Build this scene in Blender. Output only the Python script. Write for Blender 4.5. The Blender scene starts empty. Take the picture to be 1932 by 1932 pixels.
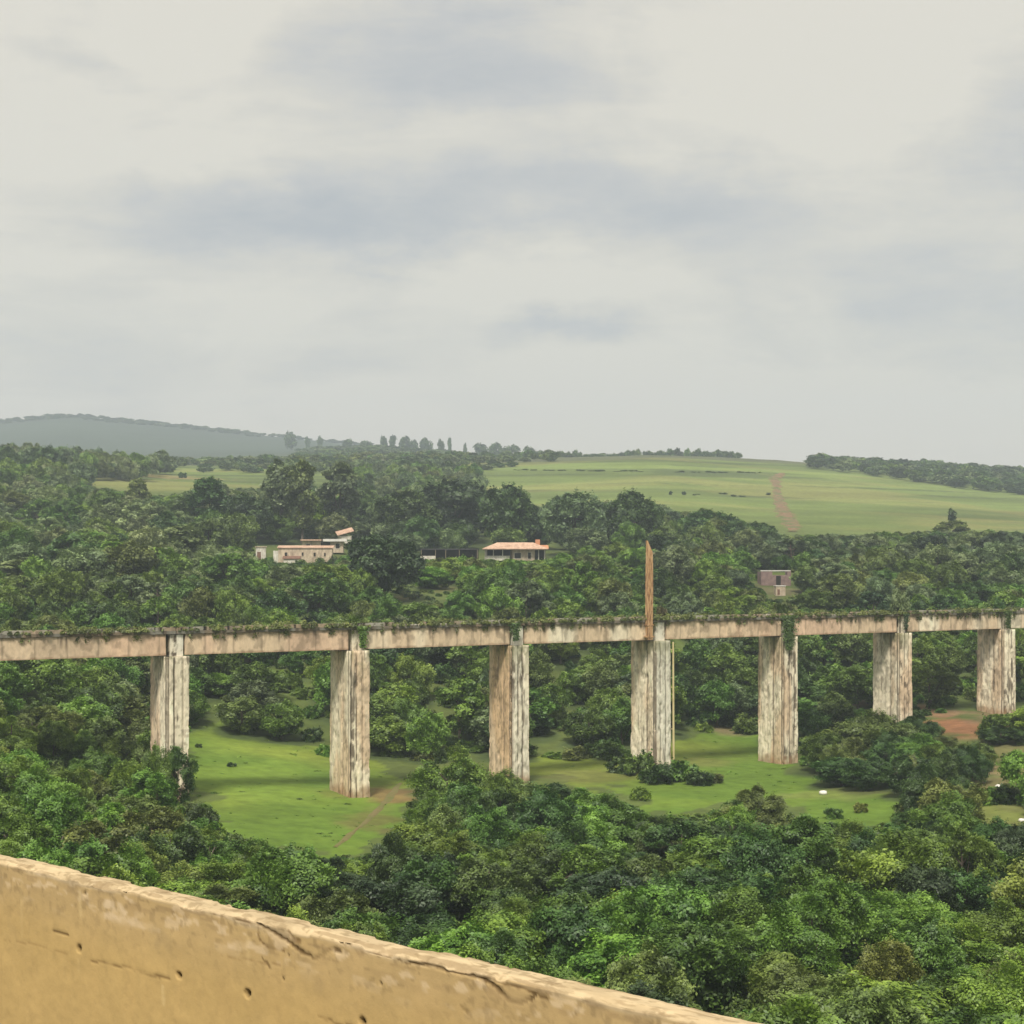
import bpy, math, random
import numpy as np

random.seed(7)
RNG = np.random.default_rng(11)
scene = bpy.context.scene
COL = scene.collection
F, CX, HY = 3000.0, 966.0, 1060.0        # focal length, centre column, horizon row of the survey picture (1932 wide)


def proj(X, Y, Z):
    return CX + F * X / Y, HY - F * Z / Y


# ------------------------------------------------------------------ noise
def _hash(ix, iy, iz, seed):
    h = (ix * 374761393 + iy * 668265263 + iz * 2147483647 + seed * 974634777) & 0xFFFFFFFF
    h = ((h ^ (h >> 13)) * 1274126177) & 0xFFFFFFFF
    h = ((h ^ (h >> 16)) * 2246822519) & 0xFFFFFFFF
    return ((h ^ (h >> 15)) & 0xFFFFFF) / float(0xFFFFFF)


def vnoise(x, y, z=0.0, seed=0):
    x, y, z = np.broadcast_arrays(np.asarray(x, float), np.asarray(y, float), np.asarray(z, float))
    ix, iy, iz = np.floor(x).astype(np.int64), np.floor(y).astype(np.int64), np.floor(z).astype(np.int64)
    fx, fy, fz = x - ix, y - iy, z - iz
    fx, fy, fz = [t * t * (3 - 2 * t) for t in (fx, fy, fz)]
    r = 0.0
    for a in (0, 1):
        for b in (0, 1):
            for c in (0, 1):
                w = (fx if a else 1 - fx) * (fy if b else 1 - fy) * (fz if c else 1 - fz)
                r = r + w * _hash(ix + a, iy + b, iz + c, seed)
    return r


def fbm(x, y, z=0.0, seed=0, octv=4):
    s, a, t = 0.0, 1.0, 0.0
    x, y, z = np.asarray(x, float), np.asarray(y, float), np.asarray(z, float)
    for o in range(octv):
        s = s + a * vnoise(x * 2 ** o, y * 2 ** o, z * 2 ** o, seed + o * 17)
        t += a
        a *= 0.5
    return s / t


def sstep(a, b, x):
    t = np.clip((x - a) / (b - a), 0, 1)
    return t * t * (3 - 2 * t)


# ------------------------------------------------------------------ terrain heights
KY = [-300, 10, 60, 100, 140, 160, 185, 205, 235, 270, 320, 375, 430, 520, 700, 900, 1050, 1200, 1600, 2000, 2600, 3200, 4400]
KU = [-400, 0, 120, 350, 700, 966, 1250, 1380, 1500, 1750, 1932, 2350]
KZ = [
    [-20, -17, -23, -21, -18, -16, -14, -12, -10, -6, 0, 6, 12, 22, 43, 56, 64, 66, 95, 130, 190, 190, 170],
    [-20, -18, -24, -23, -20.5, -19, -17, -15, -12.5, -9, -3, 3, 9, 20, 42, 56, 64, 66, 100, 146, 231, 228, 190],
    [-20, -18, -24.3, -23.7, -21.8, -20.7, -18.9, -17.2, -13.3, -9, -3.3, 2.3, 8.3, 19, 40, 55, 64, 67, 100, 147, 243, 235, 190],
    [-20, -18, -25, -25, -24.5, -24, -22.8, -21.5, -15, -9, -4, 1, 7, 17, 36, 53, 64, 70, 100, 140, 222, 215, 180],
    [-20, -18, -26, -26, -25.5, -25.3, -25, -24.4, -17, -9.5, -4.5, -1.0, 3.5, 13, 32, 55, 68, 75, 112, 140, 190, 185, 150],
    [-20, -18, -26, -26, -25.5, -25.3, -25, -24.7, -18.5, -10, -4.5, -1.0, 3, 13, 30, 55, 68, 72, 100, 130, 175, 170, 140],
    [-20, -18, -26, -26, -25.7, -25.5, -25.3, -25, -21, -12, -4.5, 0, 4, 13, 32, 58, 71, 76, 90, 100, 120, 120, 110],
    [-20, -18, -26, -26, -25.8, -25.6, -25.4, -25.3, -24.4, -15, -6, -1, 4, 11, 29, 54, 69, 76, 85, 95, 110, 110, 100],
    [-20, -18, -26, -26, -26, -25.8, -25.6, -25.6, -23, -15, -6.5, -1, 3, 10, 27, 51, 66, 74, 80, 90, 105, 105, 95],
    [-20, -18, -26, -25.8, -25.5, -25, -24, -22, -20, -14, -7, -2, 2, 9, 24, 44, 58, 70, 84, 90, 105, 105, 95],
    [-20, -18, -26, -25.5, -25, -24.3, -23, -22, -21, -15, -8, -3, 1, 8, 20, 38, 52, 66, 84, 92, 105, 105, 95],
    [-20, -18, -25, -24, -23, -22, -21, -20, -19, -14, -8, -3, 1, 7, 18, 36, 50, 64, 84, 92, 105, 105, 95],
]
_t = np.linspace(0, 1, 900)
GV = np.concatenate([np.linspace(-300, 100, 80, endpoint=False), 100 * np.exp(_t * math.log(44))])
GU = np.linspace(KU[0], KU[-1], 276)
_KZ = np.array(KZ)
_tmp = np.stack([np.interp(GV, KY, _KZ[i]) for i in range(len(KU))])
GH = np.stack([np.interp(GU, KU, _tmp[:, j]) for j in range(len(GV))], axis=1)


def _blur(a, n, axis):
    k = np.hanning(n + 2)[1:-1]
    k /= k.sum()
    p = [(0, 0), (0, 0)]
    p[axis] = (n // 2, n // 2)
    b = np.pad(a, p, mode='edge')
    return np.apply_along_axis(lambda v: np.convolve(v, k, mode='valid'), axis, b)


GH = _blur(_blur(GH, 19, 1), 19, 0)


def H(X, Y):
    X, Y = np.asarray(X, float), np.asarray(Y, float)
    u = np.clip(CX + F * X / np.maximum(Y, 60), GU[0], GU[-1] - 1e-6)
    yy = np.clip(Y, GV[0], GV[-1] - 1e-6)
    fi = (u - GU[0]) / (GU[1] - GU[0])
    i = np.clip(fi.astype(int), 0, len(GU) - 2)
    j = np.clip(np.searchsorted(GV, yy, side='right') - 1, 0, len(GV) - 2)
    a = fi - i
    b = (yy - GV[j]) / (GV[j + 1] - GV[j])
    z = GH[i, j] * (1 - a) * (1 - b) + GH[i + 1, j] * a * (1 - b) + GH[i, j + 1] * (1 - a) * b + GH[i + 1, j + 1] * a * b
    amp = np.clip((yy - 60) / 1200, 0.12, 1.6)
    z = z + (fbm(X / 45, yy / 45, 0, 5, 3) - .5) * 2.2 * amp + (fbm(X / 9, yy / 9, 0, 9, 2) - .5) * .35
    return z


def Hs(X, Y):
    return float(H(np.array([X]), np.array([Y]))[0])


def ground_at(u, row):
    """Ground point of the valley seen at a surveyed bearing and depression."""
    Ys = np.concatenate([np.arange(60, 400, .5), np.arange(400, 1500, 3)])
    Xs = (u - CX) / F * Ys
    r = HY - F * H(Xs, Ys) / Ys
    k = np.where(r <= row)[0]
    j = k[0] if len(k) else len(Ys) - 1
    return float(Xs[j]), float(Ys[j])


# ------------------------------------------------------------------ materials
def new_mat(name):
    m = bpy.data.materials.new(name)
    m.use_nodes = True
    nt = m.node_tree
    nt.nodes.clear()
    out = nt.nodes.new('ShaderNodeOutputMaterial')
    return m, nt, out


def nd(nt, t, **kw):
    n = nt.nodes.new(t)
    for k, v in kw.items():
        if k.startswith('i_'):
            key = k[2:]
            key = int(key) if key.isdigit() else key.replace('_', ' ')
            n.inputs[key].default_value = v
        else:
            setattr(n, k, v)
    return n


def ramp(nt, fac, stops):
    r = nt.nodes.new('ShaderNodeValToRGB')
    e = r.color_ramp.elements
    while len(e) < len(stops):
        e.new(0.5)
    for i, (p, c) in enumerate(stops):
        e[i].position = p
        e[i].color = (*c, 1) if len(c) == 3 else c
    nt.links.new(fac, r.inputs[0])
    return r.outputs[0]


def mixc(nt, fac, a, b, mode='MIX'):
    m = nt.nodes.new('ShaderNodeMix')
    m.data_type = 'RGBA'
    m.blend_type = mode
    for sock, v in ((m.inputs[0], fac), (m.inputs[6], a), (m.inputs[7], b)):
        if hasattr(v, 'links'):
            nt.links.new(v, sock)
        elif isinstance(v, (int, float)):
            sock.default_value = v
        else:
            sock.default_value = (*v, 1)
    return m.outputs[2]


def noise(nt, scale, detail=4, rough=.55, vec=None, dist=0.0):
    n = nd(nt, 'ShaderNodeTexNoise')
    n.inputs['Scale'].default_value = scale
    n.inputs['Detail'].default_value = detail
    n.inputs['Roughness'].default_value = rough
    n.inputs['Distortion'].default_value = dist
    if vec is not None:
        nt.links.new(vec, n.inputs['Vector'])
    return n.outputs[0]


def coords(nt, kind='Object', scale=(1, 1, 1)):
    tc = nd(nt, 'ShaderNodeTexCoord')
    mp = nd(nt, 'ShaderNodeMapping')
    mp.inputs['Scale'].default_value = scale
    nt.links.new(tc.outputs[kind], mp.inputs[0])
    return mp.outputs[0]


def finish(nt, out, color, rough=.9, bump=None, bump_d=.02, bump_s=.5, spec=.2):
    b = nd(nt, 'ShaderNodeBsdfPrincipled')
    b.inputs['Roughness'].default_value = rough
    b.inputs['Specular IOR Level'].default_value = spec
    if hasattr(color, 'links'):
        nt.links.new(color, b.inputs['Base Color'])
    else:
        b.inputs['Base Color'].default_value = (*color, 1)
    if bump is not None:
        bm = nd(nt, 'ShaderNodeBump')
        bm.inputs['Distance'].default_value = bump_d
        bm.inputs['Strength'].default_value = bump_s
        nt.links.new(bump, bm.inputs['Height'])
        nt.links.new(bm.outputs[0], b.inputs['Normal'])
    nt.links.new(b.outputs[0], out.inputs[0])


def leaf_material(name, c_lo, c_hi, sheen=.06):
    m, nt, out = new_mat(name)
    at = nd(nt, 'ShaderNodeAttribute', attribute_name='tint')
    oi = nd(nt, 'ShaderNodeObjectInfo')
    col = mixc(nt, at.outputs['Fac'], c_lo, c_hi)
    hs = nd(nt, 'ShaderNodeHueSaturation')
    mr = nd(nt, 'ShaderNodeMapRange')
    mr.inputs[3].default_value, mr.inputs[4].default_value = .78, 1.3
    nt.links.new(oi.outputs['Random'], mr.inputs[0])
    mh = nd(nt, 'ShaderNodeMapRange')
    mh.inputs[3].default_value, mh.inputs[4].default_value = .482, .522
    wn = nd(nt, 'ShaderNodeMath', operation='FRACT')
    ml = nd(nt, 'ShaderNodeMath', operation='MULTIPLY')
    ml.inputs[1].default_value = 7.31
    nt.links.new(oi.outputs['Random'], ml.inputs[0])
    nt.links.new(ml.outputs[0], wn.inputs[0])
    nt.links.new(wn.outputs[0], mh.inputs[0])
    nt.links.new(mh.outputs[0], hs.inputs['Hue'])
    nt.links.new(mr.outputs[0], hs.inputs['Value'])
    nt.links.new(col, hs.inputs['Color'])
    d = nd(nt, 'ShaderNodeBsdfDiffuse')
    t = nd(nt, 'ShaderNodeBsdfTranslucent')
    g = nd(nt, 'ShaderNodeBsdfGlossy')
    g.inputs['Roughness'].default_value = .55
    g.inputs['Color'].default_value = (.7, .75, .7, 1)
    nt.links.new(hs.outputs[0], d.inputs[0])
    nt.links.new(hs.outputs[0], t.inputs[0])
    m1 = nd(nt, 'ShaderNodeMixShader')
    m1.inputs[0].default_value = .2
    nt.links.new(d.outputs[0], m1.inputs[1])
    nt.links.new(t.outputs[0], m1.inputs[2])
    m2 = nd(nt, 'ShaderNodeMixShader')
    m2.inputs[0].default_value = sheen
    nt.links.new(m1.outputs[0], m2.inputs[1])
    nt.links.new(g.outputs[0], m2.inputs[2])
    nt.links.new(m2.outputs[0], out.inputs[0])
    return m


LEAF = {
    'dark': leaf_material('leaf_dark', (.019, .047, .010), (.100, .180, .032)),
    'deep': leaf_material('leaf_deep', (.014, .032, .012), (.060, .106, .030)),
    'mid': leaf_material('leaf_mid', (.035, .078, .011), (.180, .300, .040)),
    'bright': leaf_material('leaf_bright', (.060, .125, .013), (.250, .390, .048)),
    'olive': leaf_material('leaf_olive', (.054, .080, .018), (.230, .295, .064)),
    'grey': leaf_material('leaf_grey', (.055, .090, .038), (.225, .300, .125)),
    'pale': leaf_material('leaf_pale', (.085, .125, .045), (.310, .385, .150)),
    'yellow': leaf_material('leaf_yellow', (.095, .130, .022), (.320, .390, .070)),
    'dry': leaf_material('leaf_dry', (.085, .070, .035), (.280, .220, .115)),
}

m, nt, out = new_mat('bark')
c = coords(nt, 'Object', (3, 3, .6))
n = noise(nt, 4, 5, .6, c)
finish(nt, out, ramp(nt, n, [(.3, (.05, .04, .03)), (.7, (.17, .14, .11))]), .95, n, .03)
BARK = m


def attr_material(name, rough=.9, nscale=6.0, amount=.35, bump_d=.02, bump_s=.4, stretch=(1, 1, 1), attr='Col'):
    """Vertex-painted pigment and wear, broken up by fine procedural grain."""
    m, nt, out = new_mat(name)
    at = nd(nt, 'ShaderNodeAttribute', attribute_name=attr)
    v = coords(nt, 'Object', stretch)
    n = noise(nt, nscale, 6, .65, v)
    f = ramp(nt, n, [(.25, (1 - amount,) * 3), (.75, (1 + amount,) * 3)])
    mm = nd(nt, 'ShaderNodeMapRange')
    mm.inputs[1].default_value, mm.inputs[2].default_value = .25, .75
    mm.inputs[3].default_value, mm.inputs[4].default_value = 1 - amount, 1 + amount
    nt.links.new(n, mm.inputs[0])
    vm = nd(nt, 'ShaderNodeVectorMath', operation='SCALE')
    nt.links.new(at.outputs['Color'], vm.inputs[0])
    nt.links.new(mm.outputs[0], vm.inputs['Scale'])
    finish(nt, out, vm.outputs[0], rough, n, bump_d, bump_s, .15)
    return m


GROUND_M = attr_material('ground_earth', .95, .55, .28, .25, .5)
CONC_M = attr_material('old_concrete', .92, 2.2, .22, .05, .5, (1, 1, .5))
WALL_M = attr_material('parapet_render', .8, 26, .07, .004, .35)


def flat_material(name, lo, hi, scale=2.0, rough=.85, bump_d=.02):
    m, nt, out = new_mat(name)
    v = coords(nt, 'Object')
    n = noise(nt, scale, 6, .6, v)
    finish(nt, out, ramp(nt, n, [(.3, lo), (.7, hi)]), rough, n, bump_d)
    return m


def track_material():
    m, nt, out = new_mat('eroded_track')
    n1_ = noise(nt, .16, 5, .65, coords(nt, 'Object'))
    n2_ = noise(nt, .9, 4, .6, coords(nt, 'Object'))
    f = ramp(nt, n1_, [(.44, (0, 0, 0)), (.54, (1, 1, 1))])
    c_ = mixc(nt, f, (.125, .150, .052), (.225, .140, .082))
    g_ = ramp(nt, n2_, [(.3, (.6, .6, .6)), (.7, (1.25, 1.25, 1.25))])
    finish(nt, out, mixc(nt, 1.0, c_, g_, 'MULTIPLY'), .95, n2_, .1)
    return m


def stained_material(name, base, dirt):
    m, nt, out = new_mat(name)
    n1_ = noise(nt, .9, 6, .65, coords(nt, 'Object', (1, 1, .35)))
    n2_ = noise(nt, 3.5, 5, .6, coords(nt, 'Object', (1, 1, .5)))
    f = ramp(nt, n1_, [(.42, (0, 0, 0)), (.68, (.85, .85, .85))])
    c_ = mixc(nt, f, base, dirt)
    g_ = ramp(nt, n2_, [(.3, (.75, .75, .75)), (.7, (1.1, 1.1, 1.1))])
    finish(nt, out, mixc(nt, 1.0, c_, g_, 'MULTIPLY'), .9, n2_, .02)
    return m


M = {
    'plaster': stained_material('pale_plaster', (.60, .50, .38), (.30, .23, .17)),
    'white': stained_material('white_wash', (.72, .69, .62), (.40, .35, .28)),
    'pinkroof': stained_material('faded_roof', (.62, .43, .32), (.34, .20, .14)),
    'orange': flat_material('orange_clay', (.46, .20, .11), (.58, .30, .17), .9),
    'darkroof': flat_material('dark_sheet_roof', (.05, .05, .06), (.11, .11, .12), .8),
    'greyroof': flat_material('pale_sheet_roof', (.60, .58, .55), (.75, .73, .70), .8),
    'opening': flat_material('dark_opening', (.015, .013, .013), (.04, .035, .03), 1.0),
    'wood': flat_material('brown_boards', (.14, .08, .06), (.24, .14, .10), 1.2),
    'ruin': flat_material('ruin_brick', (.16, .11, .11), (.28, .20, .18), 1.4),
    'rust': None,
    'asphalt': flat_material('asphalt', (.04, .04, .042), (.065, .065, .066), 30, .95, .003),
    'rock': flat_material('pale_rock', (.62, .60, .56), (.80, .78, .74), 2),
    'track': flat_material('bare_earth', (.13, .15, .04), (.20, .15, .07), .9),
    'trackred': track_material(),
    'pipe': flat_material('yellowed_pipe', (.50, .42, .20), (.66, .58, .34), .8, .6),
    'stem': flat_material('dead_stem', (.22, .18, .13), (.36, .30, .22), 3),
}


# ------------------------------------------------------------------ mesh helpers
def mesh_np(name, verts, quads, mat=None, color=None, tint=None, smooth=False, tris=None):
    me = bpy.data.meshes.new(name)
    verts = np.asarray(verts, np.float32)
    quads = np.asarray(quads, np.int32)
    k = quads.shape[1]
    me.vertices.add(len(verts))
    me.vertices.foreach_set('co', verts.ravel())
    me.loops.add(quads.size)
    me.loops.foreach_set('vertex_index', quads.ravel())
    me.polygons.add(len(quads))
    me.polygons.foreach_set('loop_start', np.arange(0, quads.size, k, dtype=np.int32))
    me.polygons.foreach_set('loop_total', np.full(len(quads), k, np.int32))
    if smooth:
        me.polygons.foreach_set('use_smooth', np.ones(len(quads), bool))
    me.update(calc_edges=True)
    if color is not None:
        a = me.attributes.new('Col', 'FLOAT_COLOR', 'POINT')
        rgba = np.concatenate([np.asarray(color, np.float32), np.ones((len(verts), 1), np.float32)], 1)
        a.data.foreach_set('color', rgba.ravel())
    if tint is not None:
        a = me.attributes.new('tint', 'FLOAT', 'POINT')
        a.data.foreach_set('value', np.asarray(tint, np.float32).ravel())
    if mat:
        me.materials.append(mat)
    me.validate()
    return me


def link(name, data, parent=None, loc=(0, 0, 0), rot=(0, 0, 0)):
    o = bpy.data.objects.new(name, data)
    COL.objects.link(o)
    o.location = loc
    o.rotation_euler = rot
    if parent:
        o.parent = parent
    return o


def tag(o, label=None, cat=None, group=None, kind=None):
    if label:
        o['label'] = label
    if cat:
        o['category'] = cat
    if group:
        o['group'] = group
    if kind:
        o['kind'] = kind
    return o


class MB:
    """Collects solid pieces of one part."""

    def __init__(s):
        s.v, s.f = [], []

    def box(s, c, size, rot=0.0, taper=1.0, skew=(0, 0)):
        hx, hy, hz = size[0] / 2, size[1] / 2, size[2] / 2
        b = len(s.v)
        cr, sr = math.cos(rot), math.sin(rot)
        for dz in (-1, 1):
            k = taper if dz > 0 else 1
            for dx, dy in ((-1, -1), (1, -1), (1, 1), (-1, 1)):
                x, y = dx * hx * k + (skew[0] if dz > 0 else 0), dy * hy * k + (skew[1] if dz > 0 else 0)
                s.v.append((c[0] + x * cr - y * sr, c[1] + x * sr + y * cr, c[2] + dz * hz))
        s.f += [tuple(b + i for i in q) for q in ((0, 3, 2, 1), (4, 5, 6, 7), (0, 1, 5, 4), (1, 2, 6, 5), (2, 3, 7, 6), (3, 0, 4, 7))]
        return s

    def tube(s, pts, radii, n=6):
        b = len(s.v)
        pts = [np.array(p, float) for p in pts]
        for i, p in enumerate(pts):
            d = pts[min(i + 1, len(pts) - 1)] - pts[max(i - 1, 0)]
            d /= np.linalg.norm(d) + 1e-9
            a = np.cross(d, (0.3, .9, .1) if abs(d[2]) > .8 else (0, 0, 1))
            a /= np.linalg.norm(a) + 1e-9
            e = np.cross(d, a)
            for k in range(n):
                t = 2 * math.pi * k / n
                s.v.append(tuple(p + radii[i] * (math.cos(t) * a + math.sin(t) * e)))
        for i in range(len(pts) - 1):
            for k in range(n):
                k2 = (k + 1) % n
                s.f.append((b + i * n + k, b + i * n + k2, b + (i + 1) * n + k2, b + (i + 1) * n + k))
        s.f.append(tuple(b + k for k in range(n))[::-1])
        s.f.append(tuple(b + (len(pts) - 1) * n + k for k in range(n)))
        return s

    def poly(s, pts, faces):
        b = len(s.v)
        s.v += [tuple(p) for p in pts]
        s.f += [tuple(b + i for i in q) for q in faces]
        return s

    def mesh(s, name, mat, bevel=0):
        me = bpy.data.meshes.new(name)
        me.from_pydata(s.v, [], s.f)
        me.materials.append(mat)
        me.update()
        return me

    def build(s, name, mat, parent=None, loc=(0, 0, 0), rot=(0, 0, 0)):
        return link(name, s.mesh(name, mat), parent, loc, rot)


# ------------------------------------------------------------------ vegetation prototypes
def quads_from(P, N, L, W, rng):
    """One small diamond leaf (or leaf tuft) per point."""
    n = len(P)
    R = rng.normal(size=(n, 3))
    T = np.cross(N, R)
    T /= np.linalg.norm(T, axis=1, keepdims=True) + 1e-9
    B = np.cross(N, T)
    bend = N * (L * .18)[:, None]
    v = np.empty((n, 4, 3))
    v[:, 0] = P - T * L[:, None] - bend
    v[:, 1] = P + B * W[:, None]
    v[:, 2] = P + T * L[:, None] - bend
    v[:, 3] = P - B * W[:, None]
    return v.reshape(-1, 3), np.arange(4 * n).reshape(n, 4)


def rotz(a):
    return np.array([[math.cos(a), -math.sin(a), 0], [math.sin(a), math.cos(a), 0], [0, 0, 1]])


def shoot(rng, v, r, k):
    """A few twigs reach out past the lobe and carry their leaves along."""
    m = 4
    d = rng.normal(size=(m, 3))
    d[:, 2] = np.abs(d[:, 2]) * .9 + .1
    d /= np.linalg.norm(d, axis=1, keepdims=True)
    c = (v @ d.T)
    w = sstep(.90, 1.0, c) * rng.uniform(.25, .95, m) * r
    return np.einsum('km,mj->kj', w * rng.random((k, m)), d)


def crown_points(seed, rx, z0, z1, nlobe, lr, nleaf, spread=1.0, top=0.0, low=.25):
    rng = np.random.default_rng(seed)
    zc, rz = (z0 + z1) / 2, (z1 - z0) / 2
    C, R, TI = [], [], []
    for i in range(nlobe):
        while True:
            v = rng.normal(size=3)
            v /= np.linalg.norm(v)
            if v[2] > -.92:
                break
        k = rng.uniform(.45, .92) ** .6 * spread
        r = rng.uniform(*lr)
        z = zc + v[2] * max(rz - r * .75, .2) * k + top * rng.uniform(0, 1)
        sq = math.sqrt(max(1 - (abs(z - zc) / (rz + .01)) ** 2.4, .12)) if z > zc else 1 - low * abs(z - zc) / (rz + .01)
        C.append((v[0] * max(rx - r * .75, .1) * k * (.55 + .45 * sq), v[1] * max(rx - r * .75, .1) * k * (.55 + .45 * sq), z))
        R.append(r)
        TI.append(rng.uniform(0, 1))
    C, R, TI = np.array(C), np.array(R), np.array(TI)
    w = R ** 2
    cnt = np.maximum((nleaf * w / w.sum()).astype(int), 8)
    P, N, T = [], [], []
    for c, r, ti, k in zip(C, R, TI, cnt):
        v = rng.normal(size=(k, 3))
        v[:, 2] += .35
        v /= np.linalg.norm(v, axis=1, keepdims=True)
        rad = r * np.clip(rng.normal(.88, .15, k), .25, 1.35)
        # sub-tufts: pull leaves toward a few shoots so the surface is knobbly
        ns = max(5, int(9 * r))
        sv = rng.normal(size=(ns, 3))
        sv /= np.linalg.norm(sv, axis=1, keepdims=True)
        dd = v @ sv.T
        near = dd.argmax(1)
        cl = dd.max(1)
        rad = rad * (.78 + .34 * sstep(.75, 1.0, cl))
        sub_t = rng.uniform(-.2, .22, ns)[near]
        P.append(c + (v * rad[:, None] * rng.uniform(.72, 1.28, 3) * np.array([1, 1, .86])) @ rotz(rng.uniform(0, 6.28)) + shoot(rng, v, r, k))
        nn = v * .75 + sv[near] * .35 + np.array([0, 0, .35]) + rng.normal(size=(k, 3)) * .42
        N.append(nn / np.linalg.norm(nn, axis=1, keepdims=True))
        T.append(np.clip(.19 + .46 * ti + sub_t + rng.normal(0, .13, k) + .30 * (rng.random(k) < .14), 0, 1))
    return np.concatenate(P), np.concatenate(N), np.concatenate(T), C, R


def crown_mesh(name, seed, rx, z0, z1, nlobe, lr, leaf, nleaf, **kw):
    P, N, T, C, R = crown_points(seed, rx, z0, z1, nlobe, lr, nleaf, **kw)
    rng = np.random.default_rng(seed + 99)
    L = leaf * rng.uniform(.55, 1.25, len(P))
    v, q = quads_from(P, N, L, L * rng.uniform(.42, .7, len(P)), rng)
    return mesh_np(name, v, q, LEAF['mid'], tint=np.repeat(T, 4)), C


def trunk_mesh(name, seed, h, r, C, nlimb=6, z0=.3):
    rng = random.Random(seed)
    b = MB()
    top = h * .72
    pts, x, y = [], 0, 0
    for i in range(6):
        t = i / 5
        pts.append((x, y, -.8 + (top + .8) * t))
        x += rng.uniform(-.05, .05) * h * .35
        y += rng.uniform(-.05, .05) * h * .35
    b.tube(pts, [r * (1 - .75 * i / 5) * (1.25 if i == 0 else 1) for i in range(6)], 7)
    idx = list(range(len(C)))
    rng.shuffle(idx)
    for k in idx[:nlimb]:
        i = rng.randint(1, 4)
        p0 = np.array(pts[i])
        p2 = np.array(C[k])
        p1 = p0 * .5 + p2 * .5 + np.array((0, 0, .08 * h))
        b.tube([p0, p1, p2], [r * .45, r * .3, r * .1], 5)
    return b.mesh(name, BARK)


PROTO = {}


def add_proto(kind, nvar, seed, rx, h, z0, nlobe, lr, leaf, nleaf, tr, **kw):
    PROTO[kind] = []
    for i in range(nvar):
        cm, C = crown_mesh('crown', seed + i * 31, rx, z0, h, nlobe, lr, leaf, nleaf, **kw)
        tm = trunk_mesh('trunk', seed + i * 31, h, tr, C)
        PROTO[kind].append((tm, cm, rx, h))


add_proto('near', 5, 100, 3.3, 6.4, .0, 30, (.65, 1.25), .118, 32000, .16)
add_proto('loose', 3, 300, 3.0, 6.8, .2, 26, (.5, 1.0), .12, 17000, .13, spread=1.08)
add_proto('fine', 3, 350, 3.2, 6.2, .0, 24, (.6, 1.2), .09, 30000, .13, spread=1.04)
add_proto('bigleaf', 2, 400, 3.2, 6.3, .0, 28, (.65, 1.2), .14, 23000, .16)
add_proto('mid', 6, 500, 4.2, 8.2, .2, 32, (.8, 1.5), .20, 16500, .22)
add_proto('midfine', 3, 560, 4.0, 7.6, .2, 28, (.7, 1.4), .17, 14000, .2, spread=1.04)
add_proto('midloose', 3, 600, 3.8, 9.0, .6, 26, (.65, 1.25), .24, 8000, .2, spread=1.08)
add_proto('dome', 4, 700, 8.0, 15.0, 1.0, 66, (1.2, 2.4), .38, 20000, .5, low=.15)
add_proto('tall', 4, 800, 4.2, 19.0, 3.0, 36, (.9, 1.9), .36, 10000, .38, spread=1.05)
add_proto('slim', 2, 900, 1.6, 10.0, 2.0, 14, (.6, 1.0), .4, 1500, .2)
SHRUB = [crown_mesh('shrub', 1000 + i, 1.75, -.6, 1.9, 15, (.3, .8), .13, 4200, spread=1.1)[0] for i in range(6)]
FARCROWN = [crown_mesh('crown', 1200 + i, 4.6, .5, 9, 22, (1.0, 1.9), .6, 1700) for i in range(4)]


# ------------------------------------------------------------------ the viaduct line
S0Y, SDX, SDY = 160.0, 17.06, 10.50
SPAN = math.hypot(SDX, SDY)
DV = np.array([SDX, SDY]) / SPAN                 # along the deck
NV = np.array([DV[1], -DV[0]])                   # towards the near side
P0 = np.array([-646 * S0Y / F, S0Y])
WB, WC = 2.3, 4.8                                # pier size along / across
Z_TOP, Z_BOT = -7.2, -9.3                        # girder


def bridge_depth(u):
    """Distance of the viaduct's axis at a bearing."""
    a = (u - CX) / F
    # P0 + t*DV : X = a*Y
    t = (a * P0[1] - P0[0]) / (DV[0] - a * DV[1])
    return P0[1] + t * DV[1]


PIERPX = [320, 660, 967, 1234, 1474, 1689, 1880]
ORD = ['first', 'second', 'third', 'fourth', 'fifth', 'sixth', 'seventh']

# ------------------------------------------------------------------ planting plan: places the trees keep clear of
KEEP = []          # (polygon in survey pixels, depth beyond which a crown may stand, tolerance)


def keep(poly, depth, tol=.06):
    KEEP.append((np.array(poly, float), depth, tol))


def inside(poly, x, y):
    x, y = np.asarray(x), np.asarray(y)
    r = np.zeros(x.shape, bool)
    n = len(poly)
    for i in range(n):
        x1, y1 = poly[i]
        x2, y2 = poly[(i + 1) % n]
        c = ((y1 > y) != (y2 > y)) & (x < (x2 - x1) * (y - y1) / (y2 - y1 + 1e-9) + x1)
        r ^= c
    return r


for x0, x1, y0, y1, i in ((278, 358, 1240, 1412, 0), (618, 702, 1220, 1492, 1), (924, 1008, 1210, 1462, 2), (1190, 1276, 1200, 1418, 3),
                          (1432, 1512, 1190, 1432, 4), (1648, 1732, 1185, 1345, 5), (1838, 1922, 1175, 1345, 6)):
    keep([(x0, y0), (x1, y0), (x1, y1), (x0, y1)], S0Y + SDY * i + 6, .05)
keep([(-200, 1180), (2200, 1140), (2200, 1188), (-200, 1250)], 'bridge', .03)
MEADOW1 = [(358, 1362), (430, 1372), (520, 1392), (620, 1424), (705, 1440), (762, 1470), (768, 1540), (715, 1590), (640, 1612), (520, 1592), (430, 1560), (372, 1500)]
MEADOW2 = [(1005, 1428), (1180, 1424), (1290, 1402), (1380, 1374), (1440, 1382), (1490, 1450), (1600, 1482), (1692, 1506), (1676, 1548), (1560, 1552),
           (1490, 1520), (1400, 1500), (1330, 1520), (1250, 1540), (1190, 1500), (1100, 1478), (1005, 1458)]
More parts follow.
